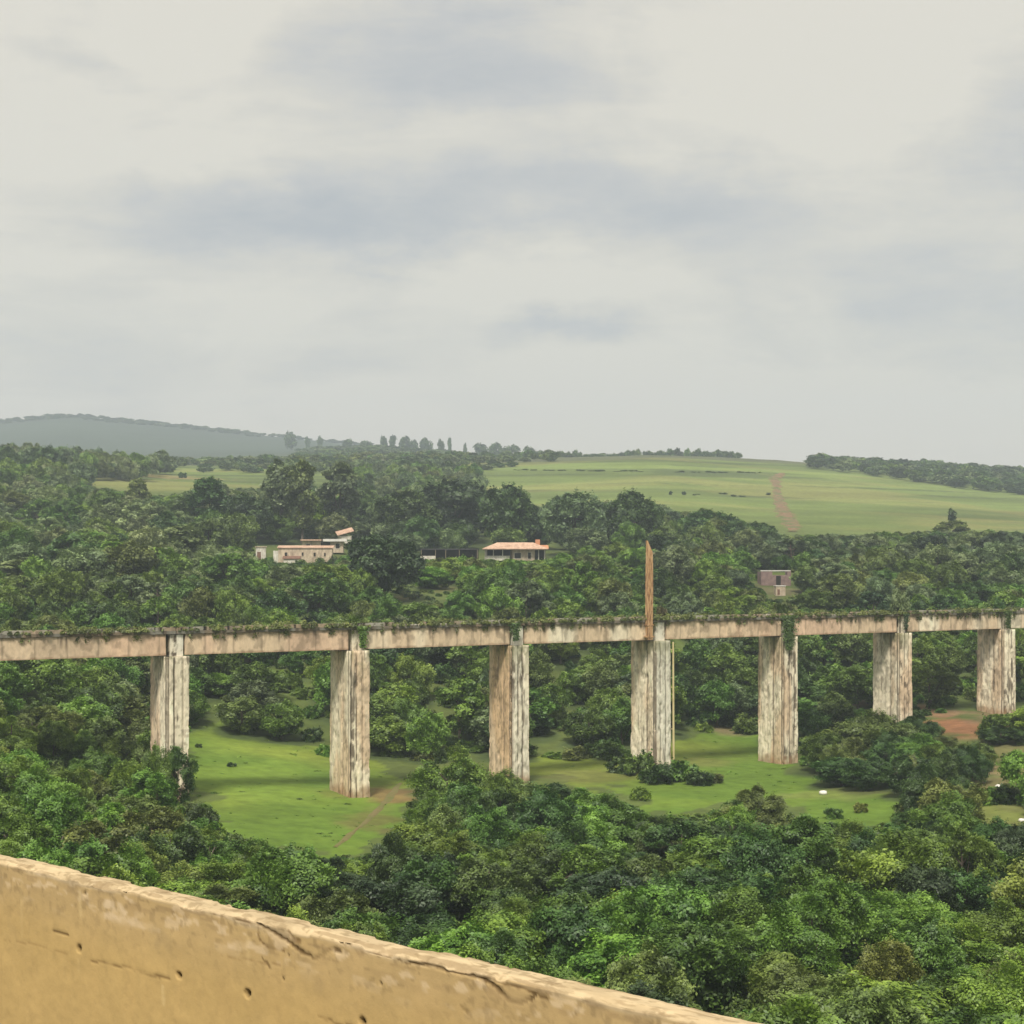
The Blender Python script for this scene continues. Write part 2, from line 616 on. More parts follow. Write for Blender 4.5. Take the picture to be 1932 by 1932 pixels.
MEADOW3 = [(1810, 1512), (1870, 1502), (1960, 1520), (1960, 1568), (1880, 1556)]
keep(MEADOW1, 212, .04)
keep(MEADOW2, 236, .04)
keep(MEADOW3, 190, .1)
keep([(1740, 1348), (1850, 1350), (1850, 1420), (1780, 1390)], 222, .15)
keep([(482, 1032), (545, 1030), (572, 1006), (632, 986), (662, 986), (646, 1030), (634, 1057), (540, 1060), (482, 1052)], 426, .012)
keep([(908, 1028), (1036, 1026), (1036, 1052), (908, 1052)], 402, .012)
keep([(790, 1044), (908, 1044), (908, 1053), (790, 1053)], 400, .05)
keep([(1452, 1104), (1492, 1104), (1492, 1128), (1452, 1128)], 340, .012)
keep([(1500, 1130), (1640, 1128), (1640, 1142), (1500, 1144)], 290, .1)
keep([(1432, 1076), (1494, 1076), (1490, 1106), (1432, 1106)], 362, .012)
keep([(1358, 1048), (1396, 1048), (1396, 1056), (1358, 1056)], 360, .05)
FIELD = [(905, 892), (1000, 872), (1400, 858), (1550, 866), (1700, 892), (1960, 925), (1960, 998), (1860, 995), (1800, 1000), (1700, 1000), (1500, 1008), (1420, 985),
         (1340, 955), (1260, 958), (1195, 922), (1090, 922), (1015, 912)]
keep(FIELD, 1120, .03)
keep([(165, 908), (260, 908), (345, 890), (500, 893), (500, 915), (440, 918), (400, 894), (340, 930), (280, 932), (180, 915)], 900, .015)
keep([(590, 893), (625, 893), (625, 918), (590, 918)], 900, .1)
keep([(700, 1128), (770, 1104), (850, 1082), (884, 1096), (866, 1146), (720, 1152)], 330, .42)
GRID_A = [(a, b) for a in np.linspace(-.92, .92, 9) for b in np.linspace(-.97, .97, 9) if abs(a) ** 2.2 + abs(b) ** 2.2 <= 1.0]
GA = np.array(GRID_A)


def clear_of(X, Y, z, r, h, tolx=1.0):
    u = CX + F * X / Y
    base = HY - F * (z + .3) / Y
    topr = HY - F * (z + h) / Y
    hw = F * r / Y
    xs = u + GA[:, 0] * hw
    ys = (base + topr) / 2 + GA[:, 1] * (base - topr) / 2
    for poly, dep, tol in KEEP:
        d = bridge_depth(u) + 4.5 if dep == 'bridge' else dep
        if Y < d and inside(poly, xs, ys).mean() > tol * tolx:
            return False
    return True


def fit_h(X, Y, z, r, h, tolx=1.0):
    for k in (1, .8, .62, .46):
        if clear_of(X, Y, z, r, h * k, tolx):
            return h * k
    return 0


def off_bridge(X, Y, r):
    p = np.array([X, Y]) - P0
    return abs(p @ NV) > 2.4 + min(r * .75, 3.2)


PLACED = []        # (X, Y, r)


def far_enough(X, Y, r, k):
    for a, b, q in PLACED:
        if abs(a - X) < 20 and (a - X) ** 2 + (b - Y) ** 2 < (k * (r + q)) ** 2:
            return False
    return True


TREES = []         # records for labels
PENDING = []       # placed trees of the wooded slopes, before the largest are chosen


def put_tree(kind, X, Y, r, h, leafm, zone, label=None, var=None, rz=None, name=None, cat='tree'):
    var = random.randrange(len(PROTO[kind])) if var is None else var % len(PROTO[kind])
    tm, cm, rx, hh = PROTO[kind][var]
    z = Hs(X, Y)
    t = link(name or 'tree', None, None, (X, Y, z), (0, 0, random.uniform(0, 6.28) if rz is None else rz))
    k_ = random.uniform(.88, 1.12)
    t.scale = (r / rx * k_, r / rx / k_, h / hh)
    tr = link('trunk', tm, t)
    cr = link('crown', cm, t)
    cr.material_slots[0].link = 'OBJECT'
    cr.material_slots[0].material = LEAF[leafm]
    t['category'] = cat
    u, row = proj(X, Y, z + h * .65)
    TREES.append(dict(o=t, u=u, row=row, leaf=leafm, kind=kind, r=r, h=h, zone=zone, label=label, Y=Y))
    PLACED.append((X, Y, r))
    return t


def hero(kind, u, Y, top, hw, leafm, label, var=None, zone='hero', name='tree'):
    X = (u - CX) / F * Y
    z = Hs(X, Y)
    h = max((HY - top) / F * Y - z, 1.5)
    return put_tree(kind, X, Y, hw * Y / F, h, leafm, zone, label, var, name=name, cat=name)


HEROES = [
    ('dome', 722, 292, 1000, 86, 'deep', 'large dark round tree standing in front of the left pale house'),
    ('dome', 765, 428, 922, 72, 'dark', 'dark spreading tree behind the pale houses, left one of the three domes'),
    ('dome', 850, 445, 896, 80, 'deep', 'tallest dark domed tree behind the long dark shed'),
    ('dome', 955, 425, 906, 64, 'dark', 'dark domed tree rising right behind the house with the peach roof'),
    ('dome', 1085, 402, 924, 68, 'grey', 'wide grey green domed tree just right of the peach roofed house'),
    ('dome', 1196, 408, 923, 58, 'dark', 'dark domed tree behind the tall rusty mast'),
    ('dome', 1338, 432, 958, 58, 'dark', 'dark round tree at the foot of the field, right of the rusty mast'),
    ('dome', 1428, 425, 984, 46, 'dark', 'low dark round tree at the lower end of the hillside track'),
    ('tall', 530, 436, 862, 34, 'grey', 'tall grey green feathery tree above the left pale house, left of a pair'),
    ('tall', 570, 428, 866, 32, 'olive', 'tall feathery olive tree above the left pale house, right of a pair'),
    ('tall', 640, 446, 868, 42, 'grey', 'tall loose grey green tree above the pinkish roof'),
    ('tall', 395, 428, 893, 40, 'dark', 'tall dark narrow tree standing before the small left field'),
    ('dome', 468, 420, 925, 50, 'deep', 'broad dark tree left of the pair of tall feathery trees'),
    ('tall', 260, 470, 898, 24, 'olive', 'slim olive tree standing alone in front of the small left field'),
    ('dome', 85, 600, 838, 46, 'dark', 'high dark tree on the far left rise under the blue hill'),
    ('dome', 8, 590, 838, 34, 'dark', 'dark tree cut by the left picture edge under the blue hill'),
    ('dome', 150, 560, 868, 32, 'grey', 'lower grey green tree on the far left rise beside the field'),
    ('slim', 1283, 470, 960, 8, 'dark', 'tiny slim dark tree sticking up before the field left of the track'),
    ('slim', 1797, 520, 950, 9, 'dark', 'small pointed dark tree sticking up before the right side of the field'),
    ('midloose', 1800, 470, 980, 46, 'olive', 'sparse olive tree under the small pointed tree at the field foot'),
    ('near', 845, 158, 1418, 78, 'bright', 'bright green bushy tree covering the foot of the third pier'),
    ('near', 930, 152, 1462, 70, 'mid', 'green bushy tree just in front of the third pier foot'),
    ('fine', 1425, 150, 1480, 58, 'olive', 'round fine leaved bush on the near edge of the middle meadow'),
    ('near', 1762, 158, 1472, 62, 'dark', 'tall dark tree at the right end of the middle meadow'),
    ('near', 1560, 190, 1378, 60, 'mid', 'green bushy tree touching the right side of the fifth pier'),
    ('near', 1645, 193, 1342, 76, 'olive', 'tallest olive bush in the clump below the sixth pier'),
    ('near', 1738, 187, 1386, 62, 'mid', 'green bush at the right of the clump below the sixth pier'),
    ('near', 1590, 180, 1425, 66, 'dark', 'dark bush in front of the clump between the fifth and sixth piers'),
    ('near', 1690, 176, 1432, 64, 'dark', 'dark low bush at the front right of the clump below the sixth pier'),
    ('near', 1890, 196, 1368, 50, 'dark', 'dark round bush below the seventh pier beside the reddish soil'),
    ('loose', 332, 150, 1408, 44, 'dark', 'dark thin bush hiding the foot of the first pier'),
    ('fine', 296, 146, 1402, 34, 'mid', 'fine leaved green bush at the left foot of the first pier'),
    ('near', 375, 132, 1512, 46, 'dark', 'dark small tree at the left corner of the left meadow'),
]
for kind, u, Y, top, hw, lf, lab in HEROES:
    hero(kind, u, Y, top, hw, lf, lab, name='bush' if kind in ('near', 'loose', 'fine', 'bigleaf') else 'tree')

SHRUBS = []


def put_shrub(X, Y, r, h, leafm, zone, label=None, z=None):
    me = SHRUB[random.randrange(len(SHRUB))]
    o = link('shrub', me, None, (X, Y, Hs(X, Y) if z is None else z), (0, 0, random.uniform(0, 6.28)))
    o.scale = (r / 1.7, r / 1.7, h / 1.9)
    o.material_slots[0].link = 'OBJECT'
    o.material_slots[0].material = LEAF[leafm]
    o['category'] = 'shrub'
    u, row = proj(X, Y, o.location.z + h * .5)
    SHRUBS.append(dict(o=o, u=u, row=row, leaf=leafm, kind='shrub', r=r, h=h, zone=zone, label=label, Y=Y))
    return o


def shrub_at(u, row, wpx, hpx, leafm, label):
    X, Y = ground_at(u, row)
    return put_shrub(X, Y, wpx / 2 * Y / F, hpx * Y / F, leafm, 'hero', label)


shrub_at(1178, 1458, 66, 34, 'dark', 'leafy dark shrub at the left foot of the fourth pier')
shrub_at(1210, 1464, 72, 52, 'mid', 'tall green shrub against the left foot of the fourth pier')
shrub_at(1246, 1480, 82, 36, 'dark', 'dark shrub in front of the middle of the fourth pier')
shrub_at(1288, 1472, 74, 44, 'mid', 'green shrub at the right foot of the fourth pier')
shrub_at(1318, 1482, 64, 26, 'dark', 'low dark shrub on the grass right of the fourth pier')
shrub_at(1345, 1478, 44, 18, 'olive', 'olive shrub at the right end of the row below the fourth pier')
shrub_at(437, 1446, 22, 9, 'dark', 'small dark shrub alone in the middle of the left meadow')
shrub_at(375, 1411, 17, 7, 'dark', 'tiny dark shrub on the left meadow near the first pier')
shrub_at(1210, 1510, 42, 26, 'bright', 'small bright shrub on the near edge of the middle meadow')
shrub_at(1625, 1532, 34, 18, 'yellow', 'pale yellowish shrub on the middle meadow')
shrub_at(1575, 1545, 40, 20, 'mid', 'small green shrub on the middle meadow below the white stone')
shrub_at(1266, 934, 9, 7, 'deep', 'dark dot of a shrub on the hillside field, left of two')
shrub_at(1290, 934, 9, 8, 'deep', 'dark dot of a shrub on the hillside field, right of two')
for u_, r_, h_, lf_, lab_ in ((505, 1.6, 1.9, 'bright', 'bright shrub between the small whitewashed shed and the long pale house'), (566, 1.9, 1.6, 'mid', 'green shrub before the middle of the long pale house'),
                              (604, 1.7, 2.2, 'mid', 'green shrub at the right part of the long pale house'), (628, 1.5, 2.6, 'dark', 'dark shrub at the right corner of the long pale house'),
                              (925, 1.5, 1.4, 'bright', 'bright shrub below the veranda of the peach roofed house'), (985, 1.8, 1.7, 'mid', 'green shrub before the windows of the peach roofed house'),
                              (1028, 1.7, 2.4, 'dark', 'dark shrub at the right corner of the peach roofed house'), (872, 1.6, 1.9, 'mid', 'green shrub before the right half of the long dark open shed'), (838, 1.8, 2.2, 'bright', 'bright shrub before the middle of the long dark open shed')):
    put_shrub((u_ - CX) / F * 367, 367, r_, h_, lf_, 'hero', lab_)
shrub_at(345, 902, 20, 11, 'dark', 'lone shrub on the small left field')
PICK = {
    'clump': (('mid', 4), ('olive', 4), ('dark', 2)),
    'fore': (('mid', 6), ('dark', 4), ('bright', 4), ('deep', 1), ('olive', 2)),
    'foreleft': (('bright', 7), ('mid', 4), ('olive', 2), ('yellow', 1)),
    'leftmid': (('mid', 4), ('olive', 4), ('dark', 1), ('grey', 1), ('bright', 1)),
    'behind': (('mid', 6), ('dark', 2), ('bright', 4), ('olive', 2), ('grey', 1)),
    'slope': (('mid', 3), ('bright', 7), ('pale', 3), ('olive', 3), ('dark', 1), ('yellow', 1)),
    'belt': (('dark', 3), ('grey', 4), ('pale', 1), ('olive', 2), ('deep', 1), ('mid', 3)),
    'leftwood': (('mid', 3), ('grey', 3), ('pale', 8), ('olive', 1), ('dark', 1), ('bright', 5)),
}


def pick(zone):
    L = PICK[zone]
    t = random.uniform(0, sum(w for _, w in L))
    for k, w in L:
        t -= w
        if t <= 0:
            return k
    return L[0][0]


def parapet_row(u):
    return 1612 + u * (1932 - 1612) / 1420.0


def scatter(zone, n, ur, yr, rr, hr, kinds, gap, cond=None, tries=6000, tolx=1.0, maxdepthbias=1.0):
    got = 0
    for _ in range(tries):
        if got >= n:
            break
        Y = (random.uniform(yr[0] ** 2, yr[1] ** 2)) ** .5
        u = random.uniform(*ur)
        X = (u - CX) / F * Y
        r = random.uniform(*rr)
        h = random.uniform(*hr) * (.75 + .25 * (r - rr[0]) / (rr[1] - rr[0] + 1e-6)) if hr else r
        z = Hs(X, Y)
        if cond and not cond(u, Y, z, h):
            continue
        if not off_bridge(X, Y, r) or not far_enough(X, Y, r, gap):
            continue
        h = fit_h(X, Y, z, r, h, tolx)
        if not h:
            continue
        if h < r * 1.15:
            r = h / 1.15
        kd, lf = random.choice(kinds), pick(zone)
        if zone == 'fore' and Y < 102 and (u > 1380 or u < 700):
            lf = random.choice(['bright', 'bright', 'mid', 'olive', 'yellow', 'mid'])
        if kinds[0] == 'near':
            put_tree(kd, X, Y, r, h, lf, zone, name='bush', cat='bush')
        else:
            PENDING.append((r * h / Y ** 2, kd, X, Y, r, h, lf, zone))
            PLACED.append((X, Y, r))
        got += 1
    return got


def shows_over_parapet(u, Y, z, h):
    return HY - F * (z + h) / Y < parapet_row(min(max(u, 0), 1420)) + 15


LOG = {}
NEARK = ['near', 'near', 'near', 'loose', 'fine', 'bigleaf']
MIDK = ['mid', 'mid', 'midfine', 'midloose']
LOG['clump'] = scatter('clump', 26, (1490, 1850), (158, 203), (2.0, 2.9), (3.8, 5.4), NEARK, .50, None, 5000, 1.5)
LOG['foreleft'] = scatter('foreleft', 70, (-60, 430), (88, 165), (2.2, 3.4), (4.2, 6.2), NEARK, .52, shows_over_parapet)
LOG['fore'] = scatter('fore', 190, (300, 2010), (66, 160), (2.2, 3.7), (4.2, 7.2), NEARK, .54, shows_over_parapet, 12000)
LOG['leftmid'] = scatter('leftmid', 70, (-60, 420), (150, 240), (2.6, 4.0), (4.5, 7.0), MIDK, .52)
LOG['behind'] = scatter('behind', 260, (-60, 2010), (198, 290), (2.8, 4.6), (5.5, 9.0), MIDK, .48, None, 14000)
LOG['slope'] = scatter('slope', 150, (-60, 1450), (275, 385), (3.0, 5.0), (4.5, 7.5), MIDK, .52, None, 9000)
LOG['belt'] = scatter('belt', 190, (1230, 2020), (280, 500), (3.6, 6.0), (6.5, 10.5), MIDK, .50, None, 9000)
LOG['beltr'] = scatter('belt', 30, (1290, 1660), (318, 385), (3.0, 4.6), (4.5, 7.5), MIDK, .46, None, 3000)
LOG['beltc'] = scatter('belt', 60, (600, 1260), (385, 520), (4.5, 6.5), (8, 12), ['mid', 'dome'], .50)
LOG['leftwood'] = scatter('leftwood', 230, (-60, 640), (285, 560), (4.0, 6.8), (7, 12), ['mid', 'mid', 'midloose', 'tall'], .50, None, 9000)
PENDING.sort(key=lambda t: -t[0])
for t in PENDING[:275]:
    put_tree(t[1], t[2], t[3], t[4], t[5], t[6], t[7])
REST = PENDING[275:]

# shrub fill along edges and beneath the trees
SH_PICK = ('mid', 'mid', 'bright', 'dark', 'olive')


def shrub_fill(zone, n, ur, yr, rr, hr, tries=5000):
    got = 0
    for _ in range(tries):
        if got >= n:
            break
        Y = random.uniform(yr[0] ** 2, yr[1] ** 2) ** .5
        u = random.uniform(*ur)
        X = (u - CX) / F * Y
        r, h = random.uniform(*rr), random.uniform(*hr)
        z = Hs(X, Y)
        if zone == 'foreshrub' and not shows_over_parapet(u, Y, z, h):
            continue
        hid = sum(1 for a, b, q in PLACED if abs(a - X) < 8 and (a - X) ** 2 + (b - Y) ** 2 < (q * .72) ** 2)
        if hid or not off_bridge(X, Y, r * .6) or not clear_of(X, Y, z, r, h, 2.0):
            continue
        put_shrub(X, Y, r, h, random.choice(SH_PICK), zone)
        PLACED.append((X, Y, r * .7))
        got += 1
    return got


LOG['foreshrub'] = shrub_fill('foreshrub', 60, (-40, 1980), (85, 160), (1.2, 2.2), (1.4, 2.6))
LOG['bankshrub'] = shrub_fill('slopeshrub', 48, (1700, 1960), (160, 236), (.5, 1.2), (.4, 1.0), 2500)
LOG['slopeshrub'] = shrub_fill('slopeshrub', 150, (-40, 1980), (200, 345), (1.5, 3.0), (1.6, 3.0), 8000)

# ridge trees: clipped dark row on the field crest, scattered trees on the far skyline
FAR_T = []


def far_tree(X, Y, r, h, leafm, name, label, group):
    me, C = FARCROWN[random.randrange(4)]
    z = Hs(X, Y)
    o = link(name, me, None, (X, Y, z - .5), (0, 0, random.uniform(0, 6.28)))
    o.scale = (r / 4.6, r / 4.6, h / 9)
    o.material_slots[0].link = 'OBJECT'
    o.material_slots[0].material = LEAF[leafm]
    tag(o, label, 'tree', group)
    u, row = proj(X, Y, z + h / 2)
    FAR_T.append((o, u))


u = 1052
while u < 1397:
    Y = 1165 + random.uniform(-8, 8)
    X = (u - CX) / F * Y
    far_tree(X, Y, random.uniform(2.8, 3.9), random.uniform(7.5, 10.5) if u < 1100 or u > 1180 else random.uniform(6.5, 8.5), random.choice(['dark', 'dark', 'deep', 'mid']),
             'ridge_tree', None, 'trees in the even row along the field crest')
    u += random.uniform(8, 12)
SKY = [(550, 1900, 812, 15, 'round'), (580, 1900, 821, 6, 'small'), (604, 1900, 820, 6, 'slim'), (655, 1750, 826, 12, 'low'), (690, 1750, 828, 12, 'low'), (725, 1700, 820, 9, 'tall'),
       (742, 1700, 818, 9, 'tall'), (765, 1700, 819, 15, 'broad'), (782, 1700, 826, 10, 'low'), (803, 1700, 822, 13, 'round'), (832, 1700, 826, 8, 'small'), (848, 1700, 822, 5, 'slim'),
       (878, 1700, 832, 4, 'thin'), (905, 1600, 833, 16, 'broad'), (935, 1600, 831, 18, 'broad'), (965, 1600, 835, 18, 'low'), (995, 1500, 838, 16, 'low'), (1020, 1400, 845, 14, 'low')]
for i, (u, Y, top, hw, look) in enumerate(SKY):
    X = (u - CX) / F * Y
    h = max((HY - top) / F * Y - Hs(X, Y), 6)
    far_tree(X, Y, hw * Y / F, h, 'dark', 'skyline_tree', None, 'hazy trees on the far skyline')
    FAR_T[-1][0]['look'] = look

# ------------------------------------------------------------------ labels for the trees and shrubs
LEAFWORD = {'pale': 'pale green', 'dark': 'dark green', 'deep': 'very dark', 'mid': 'green', 'bright': 'bright green', 'olive': 'olive', 'grey': 'grey green', 'yellow': 'yellowish', 'dry': 'dry'}
ZONEWORD = {
    'clump': 'in the clump', 'fore': 'in the near thicket', 'foreleft': 'in the near thicket', 'leftmid': 'on the left bank', 'behind': 'just behind the viaduct',
    'slope': 'on the slope up to the houses', 'belt': 'in the wood below the field', 'leftwood': 'in the left hillside wood',
    'foreshrub': 'in the near thicket', 'slopeshrub': 'on the slope behind the viaduct', 'fieldrow': 'in the row on the field'}
ZGROUP = {
    'clump': 'bushes of the clump right of the fifth pier', 'fore': 'bushes of the near thicket', 'foreleft': 'bushes of the near thicket', 'leftmid': 'trees on the left bank', 'behind': 'trees just behind the viaduct',
    'slope': 'trees on the slope up to the houses', 'belt': 'trees in the wood below the field', 'leftwood': 'trees in the left hillside wood',
    'foreshrub': 'shrubs of the near thicket', 'slopeshrub': 'shrubs on the slope behind the viaduct', 'fieldrow': 'shrubs in the row on the field'}


def describe(T, noun):
    by = {}
    for t in T:
        if t['label']:
            tag(t['o'], t['label'])
            continue
        size = {'tree': 'tall' if t['h'] > 7.6 else 'small' if t['h'] < 5 else '', 'bush': 'tall' if t['h'] > 6 else 'low' if t['h'] < 4.8 else '',
                'shrub': 'broad' if t['r'] > 1.8 else 'small'}[noun]
        if t['kind'] in ('loose', 'midloose', 'fine', 'midfine'):
            size = 'loose'
        p = min(range(7), key=lambda i: abs(PIERPX[i] - t['u']))
        if t['zone'] in ('fore', 'foreleft', 'foreshrub'):
            where = ('close to the parapet' if t['row'] > parapet_row(t['u']) - 130 else 'in the near thicket') + f' below the {ORD[p]} pier'
        elif t['zone'] == 'clump':
            where = 'in the clump right of the fifth pier'
        elif t['zone'] == 'leftmid':
            where = 'on the left bank ' + ('beside' if t['u'] > 200 else 'left of') + ' the first pier'
        elif t['zone'] == 'fieldrow':
            where = 'in the row across the hillside field'
        elif t['zone'] in ('belt', 'leftwood'):
            where = ('in the wood' if t['zone'] == 'belt' else 'in the left wood') + (' behind the houses' if t['zone'] == 'belt' and t['u'] < 1200 else f' far above the {ORD[p]} pier')
        elif t['row'] > 1205:
            where = f'seen under the deck at the {ORD[p]} pier'
        else:
            where = f'on the slope above the {ORD[p]} pier'
        lab = f"{size} {LEAFWORD[t['leaf']]} {noun} {where}".strip()
        by.setdefault(lab, []).append(t)
        tag(t['o'], group=ZGROUP[t['zone']])
    for lab, L in by.items():
        if len(L) == 1:
            tag(L[0]['o'], lab)
            continue
        L.sort(key=lambda t: t['u'])
        n = len(L)
        for i, t in enumerate(L):
            w = 'leftmost' if i == 0 else 'rightmost' if i == n - 1 else f'{ORD[i]} from left,' if i < 7 else f'{ORD[n - 1 - i]} from right,' if n - 1 - i < 7 else 'middle'
            txt = f'{w} {lab}'
            if len(txt.split()) > 16:
                txt = txt.replace(' green', '').replace('on the slope', 'on slope')
            tag(t['o'], txt)


describe([t for t in TREES if t['o']['category'] == 'tree'], 'tree')
describe([t for t in TREES if t['o']['category'] == 'bush'], 'bush')
describe(SHRUBS, 'shrub')
ridge = [p for p in FAR_T if p[0].name.startswith('ridge')]
for o, u in ridge:
    tag(o, 'dark tree in the even row along the crest of the green field')
ridge[0][0]['label'] = 'dark tree at the left end of the even row on the field crest'
ridge[-1][0]['label'] = 'dark tree at the right end of the even row on the field crest'
sky_seen = {}
for o, u in FAR_T:
    if o.name.startswith('skyline'):
        sky_seen.setdefault(o['look'], []).append((u, o))
for look, L in sky_seen.items():
    L.sort(key=lambda p: p[0])
    for i, (u, o) in enumerate(L):
        w = '' if len(L) == 1 else 'leftmost ' if i == 0 else 'rightmost ' if i == len(L) - 1 else f'{ORD[i]} '
        tag(o, f'{w}{look} hazy tree on the far skyline' + (' from the left' if w and i not in (0, len(L) - 1) else ''))
        del o['look']

# ------------------------------------------------------------------ woods and undergrowth that read as one mass
SRC = {}


def source(kind):
    """A collection of crowns in several leaf colours, kept out of the scene, for the woods to draw from."""
    if kind in SRC:
        return SRC[kind]
    meshes = {'wood': [p[1] for p in PROTO['mid'][:5]], 'tallwood': [p[1] for p in PROTO['tall']], 'far': [f_[0] for f_ in FARCROWN], 'low': SHRUB, 'tuft': TUFT if kind == 'tuft' else []}[kind]
    c_ = bpy.data.collections.new('source_' + kind)
    k = 0
    for me in meshes:
        for lf in LEAFSEQ:
            o = bpy.data.objects.new(f'crown_{k:03d}', me)
            o.material_slots[0].link = 'OBJECT'
            o.material_slots[0].material = LEAF[lf]
            c_.objects.link(o)
            k += 1
    SRC[kind] = (c_, len(meshes))
    return SRC[kind]


LEAFSEQ = ['dark', 'mid', 'olive', 'grey', 'pale', 'deep', 'bright']
BASE_DIM = {'wood': (4.2, 8.2), 'tallwood': (4.2, 19.0), 'far': (4.6, 9.0), 'low': (1.7, 1.9), 'tuft': (.5, .5)}


def mass(name, label, cat, kind, items):
    """items: (X, Y, r, h, leaf) -> one object"""
    c_, nm = source(kind)
    me = bpy.data.meshes.new(name)
    P = np.array([(x, y, Hs(x, y) - .15) for x, y, *_ in items], np.float32)
    me.from_pydata([tuple(p) for p in P], [], [])
    br, bh = BASE_DIM[kind]
    a_ = me.attributes.new('scl', 'FLOAT_VECTOR', 'POINT')
    a_.data.foreach_set('vector', np.array([(i[2] / br, i[2] / br, i[3] / bh) for i in items], np.float32).ravel())
    a_ = me.attributes.new('turn', 'FLOAT_VECTOR', 'POINT')
    a_.data.foreach_set('vector', np.array([(0, 0, random.uniform(0, 6.28)) for i in items], np.float32).ravel())
    a_ = me.attributes.new('pick', 'INT', 'POINT')
    a_.data.foreach_set('value', np.array([random.randrange(nm) * len(LEAFSEQ) + LEAFSEQ.index(i[4]) for i in items], np.int32))
    o = link(name, me)
    ng = bpy.data.node_groups.new(name, 'GeometryNodeTree')
    ng.interface.new_socket('Geometry', in_out='INPUT', socket_type='NodeSocketGeometry')
    ng.interface.new_socket('Geometry', in_out='OUTPUT', socket_type='NodeSocketGeometry')
    gi, go = ng.nodes.new('NodeGroupInput'), ng.nodes.new('NodeGroupOutput')
    ci = ng.nodes.new('GeometryNodeCollectionInfo')
    ci.inputs[0].default_value = c_
    ci.inputs[1].default_value = True
    ci.inputs[2].default_value = True
    ip = ng.nodes.new('GeometryNodeInstanceOnPoints')
    ip.inputs['Pick Instance'].default_value = True

    def attr(nm_, ty):
        n_ = ng.nodes.new('GeometryNodeInputNamedAttribute')
        n_.data_type = ty
        n_.inputs[0].default_value = nm_
        return n_.outputs[0]
    er = ng.nodes.new('FunctionNodeEulerToRotation')
    ng.links.new(attr('turn', 'FLOAT_VECTOR'), er.inputs[0])
    ng.links.new(gi.outputs[0], ip.inputs['Points'])
    ng.links.new(ci.outputs[0], ip.inputs['Instance'])
    ng.links.new(attr('pick', 'INT'), ip.inputs['Instance Index'])
    ng.links.new(er.outputs[0], ip.inputs['Rotation'])
    ng.links.new(attr('scl', 'FLOAT_VECTOR'), ip.inputs['Scale'])
    ng.links.new(ip.outputs[0], go.inputs[0])
    md = o.modifiers.new('plants', 'NODES')
    md.node_group = ng
    return tag(o, label, cat, kind='stuff')


def rand_items(sp, rr, hr, leaves, fit=False):
    out = []
    for x, y in sp:
        r, h = random.uniform(*rr), random.uniform(*hr)
        if fit:
            h = fit_h(x, y, Hs(x, y), r, h) or 4.0
            r = min(r, h * .75)
        out.append((x, y, r, h, random.choice(leaves)))
    return out


def spots(n, ur, yr, gap, cond, tries=12000):
    out = []
    for _ in range(tries):
        if len(out) >= n:
            break
        Y = random.uniform(yr[0] ** 2, yr[1] ** 2) ** .5
        u = random.uniform(*ur)
        X = (u - CX) / F * Y
        if not cond(u, Y, X):
            continue
        if any((a - X) ** 2 + (b - Y) ** 2 < gap * gap for a, b in out):
            continue
        out.append((X, Y))
    return out


def c_left(u, Y, X):
    return far_enough(X, Y, 3, .8) and clear_of(X, Y, Hs(X, Y), 3.5, 4.5, 1.0)


LEFTW = spots(420, (-160, 900), (430, 760), 7.0, c_left, 16000)
mass('hillside_wood', 'mixed green wood climbing the hillside behind the houses and up to the small left field', 'woodland', 'wood',
     [t[2:6] + (t[6] if t[6] in LEAFSEQ else 'mid',) for t in REST if t[1] != 'tall'] + rand_items(LEFTW, (4.2, 6.6), (7, 12), ['mid', 'grey', 'pale', 'pale', 'olive', 'dark', 'bright'], True))


def c_scrub(u, Y, X):
    return clear_of(X, Y, Hs(X, Y), 4, 5, 1.0)


HEDGE = [((u_ - CX) / F * y_, y_) for u_, y_ in ((u_, ground_at(u_, 890 + (u_ - 1200) * .012)[1]) for u_ in [random.uniform(960, 1452) for _ in range(50)])]
HEDGE += [ground_at(random.uniform(1300, 1450), random.uniform(932, 938)) for _ in range(9)]
SCRUB = spots(420, (150, 1060), (760, 1180), 8, c_scrub, 16000)
mass('field_scrub', 'low hazy scrub and broken hedges between and beyond the hillside fields', 'scrub', 'far', rand_items(SCRUB, (3, 6), (3.0, 6.5), ['olive', 'grey', 'mid', 'dark', 'pale']) + rand_items(HEDGE, (1.0, 2.6), (.35, 1.0), ['grey', 'olive', 'pale', 'mid']))


def c_hill(u, Y, X):
    r = HY - F * (Hs(X, Y) + 3) / Y
    lim = 870 + max(0, u - 1530) * .135
    return r < lim + 4


HW = spots(520, (1535, 2120), (880, 1320), 9, c_hill, 24000)
mass('hilltop_wood', 'dark wooded hilltop right of the green field', 'woodland', 'far', rand_items(HW, (5, 8), (4, 8.5), ['dark', 'dark', 'deep', 'mid', 'grey']))
FR = spots(300, (-160, 700), (2480, 2640), 10, lambda u, Y, X: u < 480 or random.random() < .3, 20000)
mass('ridge_wood', 'thin line of trees along the top of the blue hill', 'woodland', 'far', rand_items(FR, (5, 10), (2.5, 6.5), ['dark', 'grey']))
MIDR = spots(300, (560, 1180), (1150, 1680), 13, lambda u, Y, X: random.random() < .8, 16000)
mass('far_wood', 'hazy woods below the far skyline in the middle', 'woodland', 'far', rand_items(MIDR, (6, 10), (5, 9), ['grey', 'dark', 'mid']))


